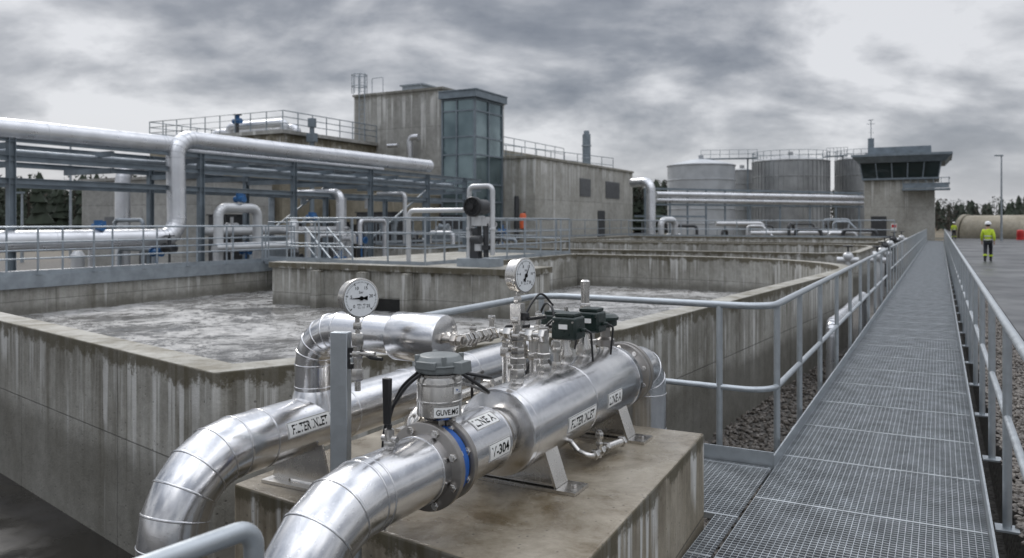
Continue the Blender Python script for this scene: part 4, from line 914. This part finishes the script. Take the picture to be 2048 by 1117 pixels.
for a_,b_,yy in ((1400,1512,319),(1650,1692,314)):
    p0_=G(a_,yy,93 if a_<1500 else 97);p1_=G(b_,yy-2,95 if a_<1500 else 97)
    ps=[('deck',MB().bar(p0_,p1_,1.0,.12),'frame')]
    for h in (.5,1.0): ps.append(('handrail',MB().bar(p0_-Vector((0,.5,-h)),p1_-Vector((0,.5,-h)),.04,.04),'frame'))
    for k in range(7): ps.append(('post',MB().bar(p0_.lerp(p1_,k/6)-Vector((0,.5,0)),p0_.lerp(p1_,k/6)-Vector((0,.5,-1.0)),.04,.04),'frame'))
    ps.append(('leg',MB().cyl(p0_.lerp(p1_,.85)-Z*9.3,p0_.lerp(p1_,.85),.1,n=8),'frame'))
    thing('catwalk','steel catwalk bridging two storage tank roofs','catwalk',ps,group='tank catwalks')

# ---------------------------------------------------------------- control building
cu=86; b0,b1_=-6.6,-.45
def cab(u0,u1,va,vb_,z0,z1,fl):
    vs=[S(u0,va,z0),S(u0,vb_,z0),S(u1,vb_,z0),S(u1,va,z0),S(u0-fl,va-fl,z1),S(u0-fl,vb_+fl,z1),S(u1+fl,vb_+fl,z1),S(u1+fl,va-fl,z1)]
    return MB().add(vs,[(3,2,1,0),(4,5,6,7),(0,1,5,4),(1,2,6,5),(2,3,7,6),(3,0,4,7)])
cabg=cab(cu-.35,cu+7,b0-.1,b1_+.3,6.0,7.5,.25)
fm_=MB()
for k in range(6):
    t=k/5; v_a=b0-.12+(b1_-b0+.44)*t; v_b=b0-.36+(b1_-b0+.92)*t
    fm_.bar(S(cu-.38,v_a,6.0),S(cu-.64,v_b,7.5),.1,.1)
fm_.sbox(cu-.45,cu+7,b0-.2,b1_+.4,5.85,6.02)
bal=MB().sbox(cu-1.6,cu-.01,-3.2,.85,4.75,4.9)
brl=MB()
for h in (.5,1.0):
    brl.bar(S(cu-1.55,-3.1,4.9+h),S(cu-1.55,.8,4.9+h),.06,.06); brl.bar(S(cu-1.55,.8,4.9+h),S(cu+2,.8,4.9+h),.06,.06)
for v in np.arange(-3.1,.85,.64): brl.bar(S(cu-1.55,v,4.9),S(cu-1.55,v,5.95),.05,.05)
brl.sbox(cu-1.56,cu-1.54,-3.1,.7,4.95,5.4)
thing('control_building','raw concrete control building with flared dark glazed cab','building',
 [('wall',MB().sbox(cu,cu+7,b0,b1_,-.15,5.85),'concl',{'bevel':.03}),('window',cabg,'dglass'),('window_frames',fm_,'frame'),('roof',cab(cu-.8,cu+7.5,b0-.5,b1_+.9,7.51,8.1,.5),'frame'),('roof_slab',MB().sbox(cu-1.4,cu+8.1,b0-1.05,b1_+1.5,8.101,8.32),'frame'),('roof_plant',MB().sbox(cu+.3,cu+6,b0+.3,b1_-.3,8.32,9.1),'frame'),('balcony',bal,'frame',{'sub':[('balcony_railing',brl,'frame')]}),('door',MB().sbox(cu-.04,cu-.005,-6.0,-4.6,-.1,2.3),'dark'),('notice_board',MB().sbox(cu-.03,cu-.005,-4.2,-3.7,.9,1.6),'labelw',{'sub':[('notice_marks',MB().sbox(cu-.035,cu-.031,-4.15,-3.75,1.2,1.5),'red')]})])
q=G(1742,297,82)
thing('antenna_mast','slim roof antenna mast with cross arms','antenna',[('mast',MB().cyl(q-Z*.3,q+Z*2.9,.04,n=8).bar(q+Z*2.5-V*.4,q+Z*2.5+V*.4,.04,.04).bar(q+Z*2.9-V*.25,q+Z*2.9+V*.25,.12,.06).bar(q+Z*1.6-V*.2,q+Z*1.6+V*.3,.03,.03).cyl(q-Z*.3,q+Z*1.0,.3,n=12),'frame')])

# ---------------------------------------------------------------- yard pipes
def P3(px,z,Y): return Vector(((px-1024)/1593*Y,Y,z))
for k,(z,r) in enumerate(((4.05,.24),(3.55,.2))):
    farpipe('insulated_pipe','long pale insulated pipe crossing the yard on posts',[P3(1312,z,66),P3(1725,z,76)],r,.4,'cladfar',4,n=16)
farpipe('insulated_pipe','tall white gooseneck pipe beside the hall',[P3(1266,4.9,64),P3(1302,4.9,62),P3(1302,-.5,62)],.36,.8,'cladfar',1.4)
farpipe('insulated_pipe','white pipe bend standing in the yard',[P3(1322,-.5,60),P3(1322,1.9,60),P3(1350,1.9,61),P3(1350,-.5,61)],.24,.45,'white',1.4,n=18)
farpipe('insulated_pipe','low white pipe run across the yard',[P3(1432,1.6,68),P3(1526,1.6,69),P3(1526,-.2,69)],.2,.4,'white',3,n=14)
farpipe('insulated_pipe','low pale pipe run behind the tanks',[P3(1500,.9,60),P3(1740,.9,64)],.16,.4,'white',3,n=14)
for k in range(14):
    px=rnd.uniform(1270,1720); Y=rnd.uniform(58,72); q=P3(px,-.5,Y); zt=rnd.uniform(1.2,3.0); a_=rnd.choice((U,V,-V))
    farpipe('process_pipe','slim pale process pipe standing in the yard',[q,q+Z*zt,q+Z*zt+a_*rnd.uniform(.8,2.5),q+Z*(zt-.9)+a_*2],rnd.uniform(.07,.14),.3,rnd.choice(('white','galvf','dark')),2,n=10)
ps=[]
for px in (1290,1340,1375,1412,1450,1500,1560,1620,1672,1718):
    Y=66+(px-1312)/41.3
    ps.append(('column',MB().cyl(P3(px,-.3,Y),P3(px,4.5,Y),.09,n=8),'frame'))
ps+=split('long_beam',MB().bar(P3(1290,4.5,65.6),P3(1725,4.5,76.2),.14,.16).bar(P3(1290,3.2,65.6),P3(1725,3.2,76.2),.14,.16).bar(P3(1270,2.2,62),P3(1410,2.2,68),.14,.16),'frame')
thing('pipe_bridge','light steel pipe bridge on slim columns across the yard','pipe rack',ps)
farpipe('insulated_pipe','pale pipe bend beside the walkway railing',[S(13.4,-1.5,-.8),S(13.4,-1.5,.12),S(19,-1.48,.12),S(19,-1.5,-.8)],.085,.2,'cladfar',1.2,n=18)
for k,(u,v,z,c_) in enumerate(((25.5,-2.4,.60,'white'),(27.0,-1.7,.55,'white'),(31,-1.8,.6,'white'),(34.3,-1.9,.7,'dark'),(38,-1.9,.7,'white'),(43.3,-2.0,.8,'dark'),(47,-1.8,.8,'white'))):
    q=S(u,v,z-1.5)
    thing('valve_stand','small valve standing on pipework near the tank wall','valve',[('body',MB().cyl(q,q+Z*1.6,.08,n=14).sph(q+Z*1.6,.15).cyl(q+Z*1.5-V*.3,q+Z*1.5+V*.3,.09,n=14),c_),('handwheel',MB().lathe(q+Z*1.9,Z,[(.14,0),(.15,.02),(.14,.04)],18).cyl(q+Z*1.6,q+Z*1.92,.025,n=8),'dark')],group='small yard valves')
thing('covered_tank','half round grey concrete covered tank beside the road','covered tank',[('shell',MB().tube([S(100,12,.2),S(104,2.8,.2)],[2.3,2.3],32),'concm'),('end_ring',MB().tube([S(104,2.8,.2),S(104.2,2.4,.2)],[2.42,2.42],32),'concm')])
thing('site_shed','low white site shed beside the road','building',[('wall',MB().sbox(120,128,12.8,24,-.1,2.4),'white'),('roof',MB().sbox(119.6,128.4,12.4,24.4,2.4,2.7),'dark'),('door',MB().sbox(119.93,119.98,15,16,-.1,2.0),'dark')])
thing('traffic_barrel','red plastic barrel at the road edge','barrel',[('body',MB().lathe(P3(2041,-.12,80),Z,[(.3,0),(.35,.05),(.32,.5),(.35,.55),(.3,1.0),(.2,1.08)],20),'red')])
def lamp(px,Y,ztop,label):
    b=P3(px,-.9 if Y<60 else -.12,Y); t=Vector((b.x,b.y,ztop))
    thing('street_lamp',label,'street lamp',[('pole',MB().cyl(b,t,.11,.06,n=12),'galvf'),('lamp_head',MB().box(t+Vector((-.25,0,.05)),(.75,.22,.12)),'frame')],group='tall street lamps')
lamp(2003,78,8.2,'tall grey street lamp beside the road')
lamp(141,58,8.6,'tall grey street lamp beyond the pipe rack')
lamp(44,52,3.6,'short grey lamp post beyond the pipe rack')
railing('low wire mesh fence along the road verge',[S(60,9.5,-.12),S(160,12,-.12)],1.3,(.4,.8),step=3,rp=.03,rr=.02,toe=False,mat='galvf',n=6)

# ---------------------------------------------------------------- woodland
w=MB(); rnd=random.Random(4)
def conifer(x,y,h,lv=6):
    base=h*.05; n=7
    w.cur=1; w.cyl(Vector((x,y,-.3)),Vector((x,y,h*.5)),h*.012+.06,.05,n=4,caps=False); w.cur=0
    R0=h*rnd.uniform(.16,.27); pw=rnd.uniform(.5,.85)
    for k in range(lv):
        t=k/lv; z0=base+(h-base)*t; z1=min(h*1.0,z0+(h-base)*(1.9/lv)); r=R0*(1-t)**pw+.1
        vs=[];
        for i in range(n):
            a=2*math.pi*i/n+k; rr=r*rnd.uniform(.5,1.3); vs.append((x+math.cos(a)*rr,y+math.sin(a)*rr,z0+rnd.uniform(-.5,.4)*h*.04))
        vs.append((x+rnd.uniform(-.3,.3)*r,y,z1)); w.add(vs,[(i,(i+1)%n,n) for i in range(n)])
def broad(x,y,h):
    w.cur=1; w.cyl(Vector((x,y,-.3)),Vector((x,y,h*.8)),.16,.04,n=4,caps=False); w.cur=rnd.choice((0,2))
    for k in range(130):
        a=rnd.uniform(0,6.28); rr=h*.33*math.sqrt(rnd.random()); z=h*rnd.uniform(.1,1.0); s=h*.045
        rr*=math.sqrt(max(.05,1-((z/h-.55)/.5)**2))
        c=Vector((x+math.cos(a)*rr,y+math.sin(a)*rr,z)); q=[c+Vector((rnd.uniform(-s,s),rnd.uniform(-s,s),rnd.uniform(-s,s))) for _ in range(3)]; w.add(q,[(0,1,2)])
for k in range(700):
    px=rnd.uniform(-250,2500); Y=rnd.uniform(150,235)
    b=8.2+2.0*noise.noise(Vector((px*.006,0,3)))
    if px>1800: b*=.82
    x=(px-1024)/1593*Y; (conifer if rnd.random()<.62 else broad)(x,Y,max(4,b*rnd.uniform(.85,1.12)*Y/175))
for k in range(110):
    px=rnd.uniform(-80,290); Y=rnd.uniform(90,120); x=(px-1024)/1593*Y
    (conifer if rnd.random()<.5 else broad)(x,Y,rnd.uniform(5.8,7.6))
for k in range(60):
    px=rnd.uniform(1225,1355); Y=rnd.uniform(135,150); x=(px-1024)/1593*Y; (conifer if rnd.random()<.5 else broad)(x,Y,rnd.uniform(7.0,9.2))
ww=mkmesh('woodland',w,['leaf','bark','bare'],Vector((0,0,0)),smooth=False); ww['kind']='stuff'; ww['label']='dark conifer woodland beyond the works'; ww['category']='woodland'

# ---------------------------------------------------------------- people
def skin(verts,edges,rad,mat_,name,parent,sub=2):
    me=bpy.data.meshes.new(name); me.from_pydata(verts,edges,[])
    ob=bpy.data.objects.new(name,me); scene.collection.objects.link(ob)
    sk=ob.modifiers.new('s','SKIN'); sk.use_smooth_shade=True
    for i,r in enumerate(rad):
        d=me.skin_vertices[0].data[i]; d.radius=(r,r) if not isinstance(r,tuple) else r; d.use_root=(i==0)
    ss=ob.modifiers.new('ss','SUBSURF'); ss.levels=sub; ss.render_levels=sub
    bpy.context.view_layer.update(); dg=bpy.context.evaluated_depsgraph_get()
    nm=bpy.data.meshes.new_from_object(ob.evaluated_get(dg)); ob.modifiers.clear(); ob.data=nm
    nm.materials.clear(); nm.materials.append(M[mat_]); nm.shade_smooth(); ob.parent=parent
    return ob
def person(loc,yaw,label,flip=1):
    root=bpy.data.objects.new('person',None); scene.collection.objects.link(root); root.location=loc; root.rotation_euler=(0,0,yaw)
    root['label']=label; root['category']='person'; root['group']='site workers'
    v=[];e=[];r=[]
    def A(p,rad,par=None):
        v.append(Vector(p)); r.append(rad)
        if par is not None: e.append((par,len(v)-1))
        return len(v)-1
    pel=A((0,0,.95),.125); w_=A((0,.01,1.12),.115,pel); ch=A((0,.0,1.32),.135,w_); nk0=A((0,0,1.45),.075,ch); nk=A((0,.01,1.53),.052,nk0); h1=A((0,.03,1.60),.078,nk); h2=A((0,.025,1.69),.092,h1); h3=A((0,.02,1.75),.06,h2)
    A((0,.125,1.655),.014,h1)
    for s in (-1,1):
        f_=s*flip
        sh=A((s*.17,0,1.40),.065,ch); el=A((s*.235,-.02+.06*-f_,1.13),.046,sh); wr=A((s*.245,.08-.10*f_,.90),.029,el); pm=A((s*.245,.095-.11*f_,.83),.032,wr)
        for k in range(4):
            a=A((s*(.225+.014*k),.10-.11*f_+(.012*k-.02),.785),.0095,pm); A((s*(.222+.012*k),.115-.11*f_+(.012*k-.02),.74+.006*abs(k-1.5)),.008,a)
        A((s*.225,.135-.11*f_,.80),.010,pm)
        hp=A((s*.095,0,.88),.092,pel); kn=A((s*.10,.05+.09*f_,.50),.062,hp); an=A((s*.10,-.03+.20*f_,.10),.042,kn); A((s*.105,.10+.20*f_,.045),.035,an)
    skin(v,e,r,'skin','body',root)
    v=[];e=[];r=[]
    a0=A((0,0,.86),.15); a1=A((0,.01,1.1),.15,a0); a2=A((0,0,1.32),.165,a1); a3=A((0,0,1.47),.085,a2)
    for s in (-1,1):
        f_=s*flip
        sh=A((s*.18,0,1.39),.082,a2); el=A((s*.245,-.02-.06*f_,1.13),.066,sh); A((s*.25,.07-.09*f_,.93),.052,el)
    j=skin(v,e,r,'hivis','jacket',root)
    for z in (.95,1.12): mkmesh('reflective_stripe',MB().lathe(Vector((0,0,z)),Z,[(.150,0),(.156,.005),(.156,.04),(.150,.045)],24,False),'refl',Vector((0,0,0)),parent=j)
    v=[];e=[];r=[]
    a0=A((0,0,.92),.135)
    for s in (-1,1):
        f_=s*flip
        hp=A((s*.095,0,.86),.105,a0); kn=A((s*.10,.05+.09*f_,.50),.083,hp); A((s*.10,-.02+.19*f_,.13),.072,kn)
    tr_=skin(v,e,r,'trouser','trousers',root)
    for s in (-1,1):
        f_=s*flip; kn=Vector((s*.10,.05+.09*f_,.50)); an=Vector((s*.10,-.02+.19*f_,.13)); d=(an-kn).normalized()
        mkmesh('leg_stripe',MB().lathe(kn.lerp(an,.55),d,[(.082,0),(.084,.005),(.082,.07),(.08,.075)],18),'hivis',Vector((0,0,0)),parent=tr_)
        b=MB().tube([Vector((s*.10,-.06+.20*f_,.05)),Vector((s*.102,.03+.20*f_,.05)),Vector((s*.105,.13+.20*f_,.04))],[.048,.052,.04],14).cyl(Vector((s*.10,-.03+.2*f_,.05)),Vector((s*.10,-.03+.2*f_,.2)),.055)
        mkmesh('boot',b,'black',Vector((0,0,0)),parent=root)
    hm=MB().lathe(Vector((0,.02,1.69)),Z,[(.14,-.01),(.145,.0),(.125,.012),(.122,.05),(.10,.10),(.06,.125),(.01,.135)],28).box(Vector((0,.14,1.69)),(.16,.09,.012))
    mkmesh('helmet',hm,'helmet',Vector((0,0,0)),parent=root)
    mkmesh('hair',MB().lathe(Vector((0,.01,1.60)),Z,[(.06,-.02),(.095,.02),(.1,.09)],20),'hair',Vector((0,0,0)),parent=root)
    for s in (-1,1): mkmesh('eye',MB().sph(Vector((s*.033,.112,1.675)),.011,10),'labelw',Vector((0,0,0)),parent=root)
    return root
person(P3(1976,-.05,36.2),-th-R(6),'worker in yellow hi-vis jacket and white helmet walking on wet road')
person(P3(1908,-.05,84),-th+R(10),'distant worker in yellow hi-vis jacket standing on the road',-1)

# ---------------------------------------------------------------- world, sun, camera
wd=bpy.data.worlds.new('World'); scene.world=wd; wd.use_nodes=True; nt=wd.node_tree
bg=nt.nodes['Background']
sky=nd(nt,'ShaderNodeTexSky',sky_type='NISHITA'); sky.sun_disc=False; sky.sun_elevation=R(42); sky.sun_rotation=R(-30)
sk=nd(nt,'ShaderNodeVectorMath',{0:sky.outputs[0],'Scale':.1},operation='SCALE').outputs[0]
dirv=nd(nt,'ShaderNodeTexCoord').outputs['Generated']
sp_=nd(nt,'ShaderNodeSeparateXYZ',{'Vector':dirv})
zc=mth(nt,'MAXIMUM',sp_.outputs['Z'],0.0); den=mth(nt,'ADD',zc,.36)
vx=mth(nt,'DIVIDE',sp_.outputs['X'],den); vy=mth(nt,'DIVIDE',sp_.outputs['Y'],den)
cv=nd(nt,'ShaderNodeCombineXYZ',{'X':mth(nt,'ADD',vx,4.35),'Y':mth(nt,'MULTIPLY',vy,1.15),'Z':5.1}).outputs[0]
n1=nz(nt,cv,1.9,9,.52,.3); n2=nz(nt,cv,5.5,8,.56,.2)
nn=mth(nt,'ADD',mth(nt,'MULTIPLY',n1,.76),mth(nt,'MULTIPLY',n2,.24))
dk=nd(nt,'ShaderNodeMapRange',{'Value':zc,'From Min':.12,'From Max':.30,'To Min':-.015,'To Max':.02}).outputs[0]
nn=mth(nt,'SUBTRACT',nn,dk)
cl=ramp(nt,nn,[(.36,(.185,.205,.245)),(.44,(.29,.31,.35)),(.51,(.47,.485,.52)),(.59,(.76,.77,.80))])
hor=nd(nt,'ShaderNodeMapRange',{'Value':zc,'From Min':.0,'From Max':.12,'To Min':.75,'To Max':.0}).outputs[0]
cl=mix(nt,hor,cl,(.66,.67,.70))
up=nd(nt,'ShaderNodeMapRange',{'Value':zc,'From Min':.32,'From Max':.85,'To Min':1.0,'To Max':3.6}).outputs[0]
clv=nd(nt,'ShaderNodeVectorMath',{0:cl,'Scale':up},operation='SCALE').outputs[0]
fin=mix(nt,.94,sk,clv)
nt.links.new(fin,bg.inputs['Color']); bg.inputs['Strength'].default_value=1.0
sd=bpy.data.lights.new('sun','SUN'); sd.energy=1.4; sd.angle=R(16); sd.color=(1,.97,.93)
so=bpy.data.objects.new('sun',sd); scene.collection.objects.link(so)
dv=Vector((math.sin(R(-30))*math.cos(R(42)),math.cos(R(-30))*math.cos(R(42)),math.sin(R(42))))
so.rotation_euler=dv.to_track_quat('Z','Y').to_euler()
cam=bpy.data.cameras.new('camera'); co=bpy.data.objects.new('camera',cam); scene.collection.objects.link(co)
cam.lens=28; cam.sensor_width=36; cam.shift_y=-113.5/2048; cam.clip_end=6000; cam.clip_start=.05
cam.dof.use_dof=True; cam.dof.focus_distance=3.8; cam.dof.aperture_fstop=3.2
co.location=(0,0,H); co.rotation_euler=(R(90),0,0)
scene.camera=co
scene.view_settings.view_transform='Standard'; scene.view_settings.look='None'; scene.view_settings.exposure=0
